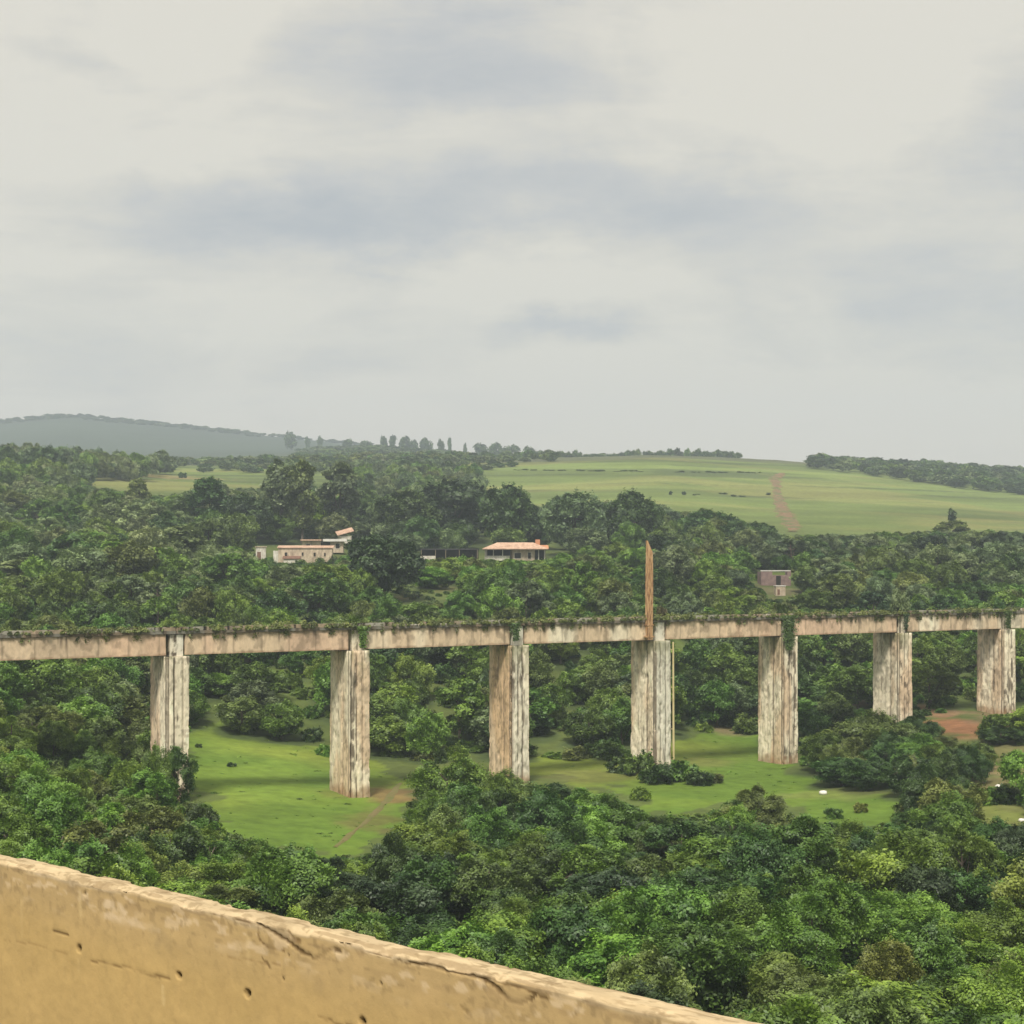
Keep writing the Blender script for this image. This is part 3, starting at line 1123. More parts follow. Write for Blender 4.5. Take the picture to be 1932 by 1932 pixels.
# ground shrubs under and between the trees
def under(n, ur, yr, tries, near):
    out = []
    for _ in range(tries):
        if len(out) >= n:
            break
        Y = random.uniform(yr[0] ** 2, yr[1] ** 2) ** .5
        u = random.uniform(*ur)
        X = (u - CX) / F * Y
        z = Hs(X, Y)
        r, h = random.uniform(1.1, 2.2), random.uniform(.9, 2.0)
        if near and not shows_over_parapet(u, Y, z, h):
            continue
        if off_bridge(X, Y, r) and clear_of(X, Y, z, r, h, 1.6):
            out.append((X, Y, r, h, random.choice(['dark', 'mid', 'mid', 'olive', 'bright', 'dark'])))
    return out


UNDER = [(x_, y_, random.uniform(.5, 1.1), random.uniform(.35, .9), random.choice(['olive', 'mid', 'dark', 'pale'])) for x_, y_ in (((random.uniform(690, 885) - CX) / F * q_, q_) for q_ in [random.uniform(278, 318) for _ in range(70)])] + under(900, (-40, 1990), (84, 165), 2200, True) + under(2200, (-60, 2010), (196, 400), 4600, False) + under(420, (440, 1060), (318, 374), 1500, False) + under(260, (1290, 1660), (285, 350), 1000, False)
mass('undergrowth', 'tangled low undergrowth between the trees on both sides of the viaduct', 'undergrowth', 'low', UNDER)

TUFT = [crown_mesh('tuft', 1300 + i, .5, -.15, .5, 6, (.12, .25), .07, 260)[0] for i in range(3)]


def tuft_items(n):
    out = []
    for _ in range(n * 6):
        if len(out) >= n:
            break
        Y = random.uniform(132 ** 2, 236 ** 2) ** .5
        u = random.uniform(340, 1960)
        X = (u - CX) / F * Y
        if not any(inside(q, np.array([u]), np.array([HY - F * Hs(X, Y) / Y]))[0] for q in (MEADOW1, MEADOW2, MEADOW3)):
            continue
        if fbm(np.array([X / 7]), np.array([Y / 7]), 0, 27, 3)[0] < random.uniform(.25, .65):
            continue
        k = random.random() ** 2
        out.append((X, Y, .22 + .4 * k, .07 + .2 * k, random.choice(['bright', 'bright', 'mid'])))
    return out


TUFTS = tuft_items(700)
mass('grass', 'longer grass tufts scattered over the meadow below the viaduct', 'grass', 'tuft', TUFTS)

# ------------------------------------------------------------------ ground
ys = []
y = -280.0
while y < 3150:
    ys.append(y)
    y += max(1.0, abs(y) * .0065) if y > 0 else 12
ys = np.array(ys)
us = np.concatenate([np.linspace(-3200, -160, 70, endpoint=False), np.linspace(-160, 2100, 330, endpoint=False), np.linspace(2100, 5200, 72)])
UU, YY = np.meshgrid(us, ys)
XX = (UU - CX) / F * np.maximum(YY + 40, 60)
ZZ = H(XX, YY)
ny, nx = XX.shape
gv = np.stack([XX, YY, ZZ], -1).reshape(-1, 3)
ii = np.arange(ny * nx).reshape(ny, nx)
gq = np.stack([ii[:-1, :-1], ii[:-1, 1:], ii[1:, 1:], ii[1:, :-1]], -1).reshape(-1, 4)
X, Y, Z = gv.T
U = CX + F * X / np.maximum(Y, 60)
n1 = fbm(X / 14, Y / 14, 0, 21, 4)[:, None]
n2 = fbm(X / 60, Y / 60, 0, 33, 4)[:, None]
n3 = fbm(X / 4, Y / 4, 0, 27, 3)[:, None]
meadow = np.array([.108, .180, .026]) * (.66 + .4 * n1 + .28 * n3) * (.85 + .3 * n2)
meadow = meadow + np.array([.045, .012, .006]) * sstep(.52, .72, n2) + np.array([.03, .03, .004]) * sstep(.55, .7, n1)
col = meadow.copy()
# hillside pasture: broad bands along the contour
band = fbm(X / 220, Z / 4.5, 0, 44, 4)[:, None]
band2 = fbm(X / 60, Z / 1.6, 0, 45, 3)[:, None]
past = np.array([.135, .180, .048]) * (.55 + .8 * band) * (.75 + .5 * band2) * (.85 + .3 * n1)
past = past + np.array([.06, .030, .018]) * sstep(.5, .72, fbm(X / 80, Y / 45, 0, 46, 4))[:, None]
dl = sstep(.62, .70, fbm(X / 110, Z / 2.2, 0, 47, 3))[:, None] * (Y > 520)[:, None]
past = past * (1 - .55 * dl) + np.array([.05, .07, .03]) * .55 * dl
upper = sstep(58, 64, Z + 6 * (n2[:, 0] - .5))[:, None] * (Y > 800)[:, None]
past = past * (1 - upper) + np.array([.095, .105, .052]) * (.6 + .8 * n1) * upper
f = sstep(370, 470, Y)[:, None]
col = col * (1 - f) + past * f
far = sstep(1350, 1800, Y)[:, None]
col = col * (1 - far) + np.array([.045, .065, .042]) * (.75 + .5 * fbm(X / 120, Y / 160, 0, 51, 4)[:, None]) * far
# rough scrub between the viaduct and the houses
jit = (fbm(X / 6, Y / 6, 0, 81, 4) - .5) * 9
jX, jY = X + jit, Y + jit * 1.4
jU, jR = CX + F * jX / np.maximum(jY, 60), HY - F * Z / np.maximum(jY, 60)
open_ = np.zeros(len(X), bool)
for q_ in (MEADOW1, MEADOW2, MEADOW3):
    q_ = np.array(q_, float)
    c_ = q_.mean(0)
    open_ |= inside(c_ + (q_ - c_) * 1.06, jU, jR)
rs = ((~open_) * (1 - sstep(470, 560, Y)))[:, None] * .85
col = col * (1 - rs) + np.array([.085, .110, .034]) * (.6 + .8 * n1) * rs
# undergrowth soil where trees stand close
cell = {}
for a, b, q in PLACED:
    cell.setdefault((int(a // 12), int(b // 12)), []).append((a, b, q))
near_trees = np.zeros(len(X))
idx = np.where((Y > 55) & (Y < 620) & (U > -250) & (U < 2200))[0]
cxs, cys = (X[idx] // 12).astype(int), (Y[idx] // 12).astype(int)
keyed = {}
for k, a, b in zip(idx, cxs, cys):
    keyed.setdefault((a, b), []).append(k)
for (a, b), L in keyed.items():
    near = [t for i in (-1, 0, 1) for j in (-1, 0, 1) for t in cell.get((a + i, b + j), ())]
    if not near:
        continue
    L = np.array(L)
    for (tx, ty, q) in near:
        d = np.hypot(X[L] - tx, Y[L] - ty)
        near_trees[L] = np.maximum(near_trees[L], 1 - sstep(q * .85, q * 1.25, d))
near_trees = near_trees[:, None]
col = col * (1 - .9 * near_trees) + np.array([.060, .085, .030]) * (.6 + .8 * n1) * .9 * near_trees
# bare reddish soil right of the sixth pier, brown patches
def soil(u, row, rx, ry, c, s):
    global col
    c = np.array(c) * (.7 + .6 * n3)
    gx, gy = ground_at(u, row)
    d = np.sqrt(((X - gx) / rx) ** 2 + ((Y - gy) / ry) ** 2) + (fbm(X / 3, Y / 3, 0, 61, 4) - .5) * 1.3
    w = (1 - sstep(.5, 1.0, d))[:, None] * s
    col = col * (1 - w) + np.array(c) * (.65 + .7 * n1) * w


soil(1800, 1372, 6.0, 12, (.275, .125, .068), .85)
soil(1880, 1420, 10, 12, (.15, .125, .055), .6)
soil(1880, 1540, 9, 9, (.20, .20, .065), .6)
soil(1900, 1480, 8, 9, (.16, .13, .06), .7)
soil(1745, 1345, 6, 8, (.25, .15, .09), .7)
soil(1905, 1362, 7, 9, (.24, .17, .10), .8)
soil(1600, 1325, 5, 7, (.24, .16, .09), .7)
soil(735, 1500, 3.6, 7, (.19, .125, .055), .85)
soil(705, 1545, 3.5, 9, (.15, .125, .045), .6)
soil(640, 1500, 3, 4, (.15, .13, .045), .4)
soil(1120, 1465, 6, 7, (.15, .14, .05), .5)
soil(1330, 1440, 5, 6, (.16, .15, .05), .5)
soil(1560, 1500, 7, 6, (.17, .17, .06), .4)
soil(1380, 1380, 4, 5, (.28, .22, .12), .7)
soil(1890, 1455, 5, 6, (.28, .21, .11), .8)
soil(800, 1125, 8, 16, (.125, .160, .050), .7)
soil(760, 1130, 3, 6, (.16, .13, .06), .6)
soil(840, 1112, 3, 7, (.15, .13, .06), .5)
soil(1466, 1114, 7, 12, (.115, .10, .055), .8)
soil(1560, 1134, 12, 5, (.17, .14, .07), .6)
soil(1700, 1152, 10, 6, (.17, .14, .08), .5)
soil(270, 897, 45, 30, (.30, .22, .10), .6)
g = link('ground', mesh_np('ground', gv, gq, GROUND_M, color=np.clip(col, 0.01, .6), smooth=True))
tag(g, 'grassy valley floor rising into hillside fields and a far blue hill', kind='structure')


def strip(name, pts, widths, mat, lift, label):
    P = []
    pts = np.array(pts, float)
    d = np.concatenate([[0], np.cumsum(np.hypot(*np.diff(pts, axis=0).T))])
    n = max(int(d[-1] / 1.2), 20)
    s = np.linspace(0, d[-1], n)
    px, py = np.interp(s, d, pts[:, 0]), np.interp(s, d, pts[:, 1])
    w = np.interp(s, d, widths)
    tx, ty = np.gradient(px), np.gradient(py)
    l = np.hypot(tx, ty)
    tx, ty = tx / l, ty / l
    m = 9
    V = []
    for j in range(m):
        k = (j / (m - 1) - .5)
        e = 1 + (fbm(s / 3.0, j * 0 + (0 if k < 0 else 9), 0, 71, 4) - .5) * 2.2
        x = px + ty * w * k * e
        yv = py - tx * w * k * e
        V.append(np.stack([x, yv, H(x, yv) + lift * (1 - (2 * k) ** 4)], 1))
    V = np.stack(V, 1).reshape(-1, 3)
    I = np.arange(n * m).reshape(n, m)
    q = np.stack([I[:-1, :-1], I[1:, :-1], I[1:, 1:], I[:-1, 1:]], -1).reshape(-1, 4)
    o = link(name, mesh_np(name, V, q, mat, smooth=True))
    return tag(o, label, kind='structure')


strip('hillside_track', [ground_at(u, r) for u, r in ((1478, 893), (1462, 900), (1466, 925), (1470, 945), (1476, 960), (1484, 975), (1494, 992), (1496, 1004))],
      [2.5, 5.5, 3, 4.5, 4.5, 6.5, 5, 2.5], M['trackred'], .25, 'pale eroded track climbing straight up the hillside field')
strip('meadow_path', [ground_at(u, r) for u, r in ((755, 1478), (735, 1505), (712, 1530), (685, 1556), (655, 1580), (632, 1600))], [.5, .8, .6, .5, .5, .4], M['track'], .06,
      'brown trodden path crossing the left meadow')

# ------------------------------------------------------------------ viaduct
via = link('viaduct', None, None, (float(P0[0]), float(P0[1]), -25))
tag(via, 'old weathered concrete railway viaduct on tall twin-grooved piers, deck overgrown with weeds', 'viaduct')
VROT = math.atan2(DV[1], DV[0])
via.rotation_euler = (0, 0, VROT)          # local x along the deck, local -y towards the near side


def vworld(lx, ly):
    c_, s_ = math.cos(VROT), math.sin(VROT)
    return P0[0] + lx * c_ - ly * s_, P0[1] + lx * s_ + ly * c_


PEACH, CREAM, GREY, ORANGE, DARK, GREEN = [np.array(c) for c in ((.64, .50, .35), (.78, .70, .54), (.66, .63, .53), (.53, .34, .17), (.085, .065, .045), (.16, .17, .08))]


def concrete_color(sx, z, seed, base, ztop, streak=1.0):
    """Pigment of old concrete from position along the face (m) and height: cement colour, rust, run-down stains, lichen."""
    a = fbm(sx * .5, z * .12, seed, seed, 3)[:, None]
    b = fbm(sx * .9, z * .5, seed, seed + 5, 4)[:, None]
    c = base[0] * (1 - sstep(.4, .62, a)) + base[1] * sstep(.4, .62, a)
    c = c * (.8 + .4 * b)
    st = fbm(sx * 2.6, z * .16, seed, seed + 9, 4)
    st2 = fbm(sx * 2.5, z * 1.1, seed, seed + 13, 5)
    k = (sstep(.53, .64, st) * sstep(.44, .56, st2) * streak)[:, None]
    c = c * (1 - .82 * k) + DARK * .82 * k
    sp = sstep(.57, .66, fbm(sx * 3.2, z * 2.2, seed, seed + 19, 4))[:, None]
    c = c * (1 - .38 * sp) + DARK * 1.4 * .38 * sp
    return c


def make_pier(i, seed, near_base, left_base, zb_off=0.0):
    cx = i * SPAN
    wx, wy = vworld(cx, 0)
    zg = Hs(wx, wy) - 2.0
    # perimeter points, counter-clockwise from the near-left corner; step 0.1 m
    per, nor, face = [], [], []
    hb, hc = WB / 2, WC / 2

    def side(a, b, n, nrm, fc):
        for t in np.linspace(0, 1, n, endpoint=False):
            per.append((a[0] + (b[0] - a[0]) * t, a[1] + (b[1] - a[1]) * t))
            nor.append(nrm)
            face.append(fc)
    side((-hb, -hc), (hb, -hc), 30, (0, -1), 0)
    side((hb, -hc), (hb, hc), 28, (1, 0), 1)
    side((hb, hc), (-hb, hc), 12, (0, 1), 2)
    side((-hb, hc), (-hb, -hc), 56, (-1, 0), 3)
    per, nor, face = np.array(per), np.array(nor), np.array(face)
    n = len(per)
    zt = Z_BOT - .12
    zz = np.arange(zg, zt + .01, .16)
    zz[-1] = zt
    mrows = len(zz)
    s = np.concatenate([[0], np.cumsum(np.hypot(*np.diff(per, axis=0).T))])
    S, ZZ_ = np.meshgrid(s, zz)
    NX, NY = np.broadcast_to(nor[:, 0], S.shape), np.broadcast_to(nor[:, 1], S.shape)
    FC = np.broadcast_to(face, S.shape)
    PXm, PYm = np.broadcast_to(per[:, 0], S.shape).copy(), np.broadcast_to(per[:, 1], S.shape).copy()
    rnd = random.Random(seed)
    depth = (fbm(S * 1.6, ZZ_ * .7, seed, seed + 2, 4) - .5) * .22
    spall = sstep(.62, .70, fbm(S * 1.3, ZZ_ * .8, seed, seed + 31, 4))
    depth = depth - .07 * spall
    groove = np.zeros_like(S)
    # near face: two or three vertical grooves between pilasters
    cuts = [(.055, .11, .50), (rnd.uniform(.34, .46), .06, rnd.choice((.24, .34))), (rnd.uniform(.62, .78), .07, rnd.choice((.12, .24, .34)))]
    for pos, wd, dp in cuts:
        d = np.abs((PXm + hb) / WB - pos) * WB
        wob = .25 + 1.25 * fbm(pos * 50 + S * .25, ZZ_ * .55, seed, seed + 3, 4)
        if pos < .1:
            wob = np.maximum(wob, .95)
        gsel = (FC == 0) * (1 - sstep(wd * .7, wd * 2.0, d)) * dp * sstep(.55, 1.05, wob * 1.15)
        groove = np.maximum(groove, gsel)
    # left face: shallower grooves nearer the front
    for pos, wd, dp in ((rnd.uniform(.05, .10), .12, .36), (rnd.uniform(.30, .45), .10, .22), (rnd.uniform(.60, .75), .06, .10)):
        d = np.abs((PYm + hc) / WC - pos) * WC
        wob = .3 + 1.2 * fbm(pos * 50 + S * .25, ZZ_ * .5, seed + 7, seed + 3, 4)
        gsel = (FC == 3) * (1 - sstep(wd * .7, wd * 2.2, d)) * dp * sstep(.6, 1.1, wob * 1.15)
        groove = np.maximum(groove, gsel)
    depth = depth + (fbm(S * 5, ZZ_ * 3, seed, seed + 4, 3) - .5) * .06
    flare = 1 + .05 * (zt - ZZ_) / (zt - zg)
    VX = PXm * flare + NX * (depth - groove)
    VY = PYm * (1 + .02 * (zt - ZZ_) / (zt - zg)) + NY * (depth - groove)
    V = np.stack([VX + cx, VY, ZZ_ + 25], -1).reshape(-1, 3)
    Sr, Zr, Fr, Gr = S.ravel(), ZZ_.ravel(), FC.ravel(), groove.ravel()
    cn = concrete_color(Sr, Zr, seed, near_base, zt, 1.0)
    cl = concrete_color(Sr + 31, Zr, seed + 40, left_base, zt, .55)
    colr = np.where((Fr == 0)[:, None], cn, cl)
    gd = sstep(.04, .2, Gr)[:, None] * .8  # grooves darkened in the colour: grime plus shade that the frontal light leaves out
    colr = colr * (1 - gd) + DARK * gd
    # soil splash and moss at the foot, moss at the head
    hgt = Zr - (zg + 2.0)
    foot = (1 - sstep(.2, 1.5, hgt + (fbm(Sr * 1.5, Zr, seed, 3, 3) - .5) * 1.5))[:, None]
    colr = colr * (1 - .65 * foot) + np.array([.30, .17, .08]) * .65 * foot
    head = (sstep(zt - 3.2, zt - .2, Zr) * sstep(.45, .62, fbm(Sr * 1.3, Zr * .6, seed, 77, 3)))[:, None]
    colr = colr * (1 - .6 * head) + GREEN * .6 * head
    I = np.arange(mrows * n).reshape(mrows, n)
    J = np.roll(I, -1, axis=1)
    q = np.stack([I[:-1], J[:-1], J[1:], I[1:]], -1).reshape(-1, 4)
    # cap
    cap = np.concatenate([V, [[cx, 0, zt + 25]]])
    colr = np.concatenate([colr, [PEACH * .8]])
    capq = np.stack([I[-1], J[-1], np.full(n, len(V)), np.full(n, len(V))], -1)
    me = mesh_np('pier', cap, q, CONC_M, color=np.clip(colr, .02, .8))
    # top as a proper triangle fan
    import bmesh
    bm = bmesh.new()
    bm.from_mesh(me)
    bm.verts.ensure_lookup_table()
    for a, b in zip(I[-1], J[-1]):
        bm.faces.new((bm.verts[a], bm.verts[b], bm.verts[len(V)]))
    bm.to_mesh(me)
    bm.free()
    p = link('pier', me, via)
    # head block between the girder ends
    hv = grid_box(1.35, WC - 1.3, Z_TOP - .05 - zt, .14, seed + 60, .06)
    hvv, hq = hv
    hcol = concrete_color(hvv[:, 0] * 1.3 + hvv[:, 1] * .8, hvv[:, 2], seed + 61, (GREY, CREAM), 0, 1.2)
    hvv = hvv + np.array([cx + .12, 0.05, (zt + Z_TOP - .05) / 2 + 25])
    link('pier_head', mesh_np('pier_head', hvv, hq, CONC_M, color=np.clip(hcol, .02, .8)), p)
    return p


def grid_box(sx, sy, sz, step, seed, rough):
    """Closed box with a fine skin so that chips and sags can be modelled."""
    V, Q, base = [], [], 0
    for ax in range(3):
        for sg in (-1, 1):
            dims = [sx, sy, sz]
            a, b = [k for k in range(3) if k != ax]
            na, nb = max(2, int(dims[a] / step) + 1), max(2, int(dims[b] / step) + 1)
            A, B = np.meshgrid(np.linspace(-.5, .5, na) * dims[a], np.linspace(-.5, .5, nb) * dims[b], indexing='ij')
            P = np.zeros((na, nb, 3))
            P[..., a], P[..., b], P[..., ax] = A, B, sg * dims[ax] / 2
            V.append(P.reshape(-1, 3))
            I = np.arange(na * nb).reshape(na, nb) + base
            q = np.stack([I[:-1, :-1], I[1:, :-1], I[1:, 1:], I[:-1, 1:]], -1).reshape(-1, 4)
            flip = (sg < 0) ^ (ax == 1)
            Q.append(q[:, ::-1] if flip else q)
            base += na * nb
    V = np.concatenate(V)
    W = V + seed * 3.7
    off = np.stack([fbm(W[:, 0] * 1.7, W[:, 1] * 1.7, W[:, 2] * 1.7, seed + k, 4) - .5 for k in (0, 1, 2)], 1)
    V = V + off * rough * 2
    return V, np.concatenate(Q)


BASES = [((CREAM, CREAM * .95), (PEACH, CREAM)), ((CREAM, PEACH), (PEACH, CREAM * .9)), ((GREY * .6 + CREAM * .4, CREAM), (ORANGE * .5 + PEACH * .5, PEACH)), ((CREAM * .9, GREY), (CREAM, PEACH)),
         ((CREAM, PEACH), (PEACH, CREAM)), ((PEACH, CREAM), (PEACH * .95, CREAM * .85)), ((CREAM * 1.05, CREAM), (PEACH, CREAM))]
PIERS = [make_pier(i, 200 + 13 * i, *BASES[i % 7]) for i in range(-1, 8)]
PIERS[3]['label'] = 'pier with an orange brown left face and a pale greyish front face'

GAPH = 1.02
for i in range(-2, 8):
    seed = 500 + i * 7
    x0, x1 = i * SPAN + GAPH, (i + 1) * SPAN - GAPH
    L = x1 - x0
    for side_y, nm in ((-(WC / 2 - .95), 'girder'), (WC / 2 - .95, 'girder')):
        v, q = grid_box(L, .62, Z_TOP - Z_BOT, .13 if side_y < 0 else .5, seed, .025)
        t = (v[:, 2] - (Z_BOT - Z_TOP) / 2) / (Z_TOP - Z_BOT)       # 0 bottom .. 1 top
        xs, zs = v[:, 0], v[:, 2]
        bs = ((PEACH, PEACH * np.array([1.0, .93, .95])), (PEACH * .95, CREAM), (CREAM, PEACH), (PEACH * np.array([1, .92, .92]), PEACH))[i % 4]
        c = concrete_color(xs * .45, zs * .4, seed, bs, 0, .15)
        run = fbm(xs * 2.6, zs * .12, seed, seed + 3, 3)
        ln = fbm(xs * 1.1, seed, 0, seed + 4, 2)
        k = sstep(.55, .66, run) * sstep(.15 + 1.0 * (1 - ln), 1.15, t + .35 * (ln - .3)) * (.85 + .4 * ((i + 3) % 3))
        k = np.clip(k, 0, 1)[:, None]
        c = c * (1 - .75 * k) + DARK * .75 * k
        joint = np.zeros(len(v))
        for jx in np.arange(-L / 2 + 2.0, L / 2, 3.05):
            joint = np.maximum(joint, 1 - sstep(.05, .14, np.abs(xs - jx - .1 * vnoise(zs * 2, jx, 0, seed))))
        joint = (joint * .45)[:, None]
        c = c * (1 - joint) + DARK * 1.4 * joint
        edge = (1 - sstep(.02, .10, t + (fbm(xs * 1.2, 0, 0, seed + 8, 3) - .5) * .15))[:, None]
        c = c * (1 - .5 * edge) + np.array([.22, .12, .06]) * .5 * edge
        dark_tone = (sstep(.78, 1.0, t + (fbm(xs * .8, zs, 0, seed + 18, 4) - .5) * .8))[:, None]  # girder colour turns darker brown towards its top, with a ragged limit
        c = c * (1 - .6 * dark_tone) + np.array([.14, .11, .06]) * .6 * dark_tone
        v = v + np.array([(x0 + x1) / 2, side_y, (Z_TOP + Z_BOT) / 2 + 25])
        link('girder', mesh_np('girder', v, q, CONC_M, color=np.clip(c, .02, .8)), via)
    # slab over both beams, with a broken kerb on the near edge
    v, q = grid_box(SPAN - .08, WC - 1.0, .30, .2, seed + 3, .05)
    c = concrete_color(v[:, 0], v[:, 1], seed + 4, (GREY * .3, PEACH * .32), 0, 1.0)
    v = v + np.array([(i + .5) * SPAN, 0, Z_TOP + .17 + 25])
    link('deck_slab', mesh_np('deck_slab', v, q, CONC_M, color=np.clip(c, .02, .7)), via)
    v, q = grid_box(SPAN - .1, .25, .38, .12, seed + 5, .05)
    hgap = fbm((v[:, 0] + i * 50) * .5, 0, 0, seed + 6, 3)
    v[:, 2] -= np.where(v[:, 2] > 0, sstep(.5, .6, hgap) * .36, 0)
    c = concrete_color(v[:, 0], v[:, 2] * 3, seed + 7, (PEACH * .5, GREY * .5), 0, 1.6)
    v = v + np.array([(i + .5) * SPAN, -(WC - 1.0) / 2 + .14, Z_TOP + .50 + 25])
    link('kerb', mesh_np('kerb', v, q, CONC_M, color=np.clip(c, .02, .7)), via)

# pale pipe clipped to the right side of the fourth pier
b = MB()
px = 3 * SPAN + WB / 2 + .45
b.tube([(px, -WC / 2 + .1, 25 - 9.6), (px + .02, -WC / 2 + .1, 25 - 14), (px + .03, -WC / 2 + .08, 25 - 19.5), (px + .05, -WC / 2 + .05, 25 - 25.2)], [.11, .12, .13, .13], 8)
for zc_ in (-10.5, -15, -20):
    b.box((px - .3, -WC / 2 + .15, 25 + zc_), (.7, .08, .08))
b.build('drain_pipe', M['pipe'], via)

# plants on the deck: uncountable weeds
def deck_weeds():
    rng = np.random.default_rng(5)
    P, N, T = [], [], []
    for _ in range(1500):
        lx = rng.uniform(-1.6 * SPAN, 7.8 * SPAN)
        ly = rng.uniform(-1.95, 1.8) if rng.random() < .6 else rng.uniform(-2.1, -1.5)
        big = fbm(np.array([lx / 6]), np.array([0.]), 0, 90, 3)[0]
        r = rng.uniform(.2, .42) * (.5 + 1.1 * big)
        hgt = r * rng.uniform(.7, 1.7)
        n = int(90 * r / .4)
        v = rng.normal(size=(n, 3))
        v /= np.linalg.norm(v, axis=1, keepdims=True)
        v[:, 2] = np.abs(v[:, 2])
        pos = np.array([lx, ly, 25 + Z_TOP + .30]) + v * np.array([r, r, hgt]) * rng.uniform(.5, 1.1, (n, 1))
        if ly < -1.6 and rng.random() < .22:                        # trailing over the edge
            k = rng.random(n) < .6
            pos[k, 2] -= rng.uniform(0, .9, k.sum())
            pos[k, 1] = -(WC / 2 - .95) - .38 - rng.uniform(0, .12, k.sum())
        P.append(pos)
        nn = v + np.array([0, -.2, .3]) + rng.normal(size=(n, 3)) * .5
        N.append(nn / np.linalg.norm(nn, axis=1, keepdims=True))
        T.append(np.clip(rng.uniform(.0, .8) + rng.normal(0, .15, n), 0, 1))
    P, N, T = np.concatenate(P), np.concatenate(N), np.concatenate(T)
    L = rng.uniform(.07, .16, len(P))
    v, q = quads_from(P, N, L, L * .55, rng)
    return mesh_np('deck_weeds', v, q, LEAF['olive'], tint=np.repeat(T, 4))


dw = link('deck_weeds', deck_weeds(), None, via.location, (0, 0, VROT))
tag(dw, 'weeds and creepers covering the viaduct deck and trailing over its edge', 'weeds', kind='stuff')


def creeper(lx, ly0, ztop, length, width, leafm, label, seed):
    rng = np.random.default_rng(seed)
    n = int(900 * length * width / 3)
    t = rng.uniform(0, 1, n) ** 1.4
    x = lx + rng.normal(0, 1, n) * width * .35 * (1 - .5 * t)
    yv = ly0 - rng.uniform(0.02, .35, n)
    z = 25 + ztop - t * length
    P = np.stack([x, yv, z], 1)
    N = np.array([0, -1, .4]) + rng.normal(size=(n, 3)) * .6
    N /= np.linalg.norm(N, axis=1, keepdims=True)
    L = rng.uniform(.08, .18, n)
    v, q = quads_from(P, N, L, L * .6, rng)
    v = v - np.array([lx, ly0, 25 + ztop])
    wx, wy = vworld(lx, ly0)
    o = link('creeper', mesh_np('creeper', v, q, LEAF[leafm], tint=np.repeat(rng.uniform(.1, .9, n), 4)), None, (wx, wy, ztop), (0, 0, VROT))
    return tag(o, label, 'creeper', 'creepers hanging from the pier tops')


creeper(4 * SPAN - .4, -WC / 2, Z_TOP + .4, 4.2, 1.6, 'dark', 'dark creeper hanging down the top of the fifth pier', 1)
creeper(1 * SPAN + .5, -WC / 2 + .4, Z_TOP + .3, 2.2, .8, 'mid', 'short green creeper at the girder joint on the second pier', 2)
creeper(2 * SPAN - .7, -WC / 2, Z_TOP + .3, 2.0, .8, 'dark', 'short dark creeper at the girder joint on the third pier', 3)
creeper(6 * SPAN - .5, -WC / 2, Z_TOP + .4, 2.4, 1.0, 'dark', 'dark creeper over the top of the seventh pier', 4)
creeper(5 * SPAN - .1, -WC / 2, Z_TOP + .3, 2.0, .7, 'deep', 'dark thin creeper over the top of the sixth pier', 6)

# small trees rooted in the deck
for lx, ly, r, h, lf, lab in ((5 * SPAN + .3, -.9, 1.5, 3.4, 'grey', 'small grey green tree rooted in the deck above the sixth pier'),
                              (6 * SPAN - .2, -.6, .9, 2.0, 'dark', 'small dark bush rooted in the deck above the seventh pier'),
                              (4 * SPAN + .2, -.6, .8, 1.6, 'dark', 'small dark bush rooted in the deck above the fifth pier'),
                              (3 * SPAN + 1.0, -.8, .7, 1.6, 'dry', 'dry bush on the deck beside the rusty mast'),
                              (1 * SPAN + .2, -.5, .7, 1.3, 'mid', 'small green bush on the deck above the second pier')):
    wx, wy = vworld(lx, ly)
    o = put_shrub(wx, wy, r, h, lf, 'hero', lab, z=Z_TOP + .3)
    o['label'] = lab

# tall mast at the fourth pier and the thin post beside it
m, nt, out = new_mat('rusted_mast')
v_ = coords(nt, 'Object', (5, 5, .55))
n_ = noise(nt, 1.6, 6, .65, v_)
finish(nt, out, ramp(nt, n_, [(.34, (.09, .05, .03)), (.46, (.36, .20, .10)), (.56, (.56, .36, .19)), (.66, (.46, .34, .22)), (.78, (.26, .14, .08))]), .85, n_, .03)
M['rust'] = m
mx, my = vworld(3 * SPAN - 1.85, -2.12)
zb, zt_ = -9.25, (HY - 1020) / F * my
hm = zt_ - zb
mast = link('mast', None, None, (mx, my, zb), (0, 0, VROT))
tag(mast, 'tall rusty tapered mast rising above the deck at the fourth pier', 'mast')
b = MB()
prof = [(-.30, .38, 0), (-.40, .40, hm * .15), (-.40, .44, hm * .45), (-.34, .44, hm * .75), (-.30, .36, hm * .88)]
for k in range(len(prof) - 1):
    (l0, r0, z0_), (l1, r1, z1_) = prof[k], prof[k + 1]
    b.poly([(l0, -.22, z0_), (r0, -.22, z0_), (r0, .22, z0_), (l0, .22, z0_), (l1, -.22, z1_), (r1, -.22, z1_), (r1, .22, z1_), (l1, .22, z1_)],
           [(0, 1, 5, 4), (1, 2, 6, 5), (2, 3, 7, 6), (3, 0, 4, 7)])
l1, r1, z1_ = prof[-1]
b.poly([(l1, -.22, z1_), (r1, -.22, z1_), (r1, .22, z1_), (l1, .22, z1_), (l1 - .10, -.1, hm), (l1 + .05, -.1, hm), (l1 + .05, .1, hm), (l1 - .10, .1, hm)],
       [(0, 1, 5, 4), (1, 2, 6, 5), (2, 3, 7, 6), (3, 0, 4, 7), (4, 5, 6, 7)])
b.build('post', M['rust'], mast)
b = MB()
b.box((-.02, -.265, hm * .42), (.12, .07, hm * .8))
for k in range(9):
    b.box((.02, -.235, hm * (.12 + .085 * k)), (.74, .035, .06))
b.build('rib', M['rust'], mast)
b = MB()
b.box((.03, .03, .35), (1.1, .62, .14))
b.box((.03, .03, 1.75), (1.0, .62, .12))
b.build('bracket', M['rust'], mast)
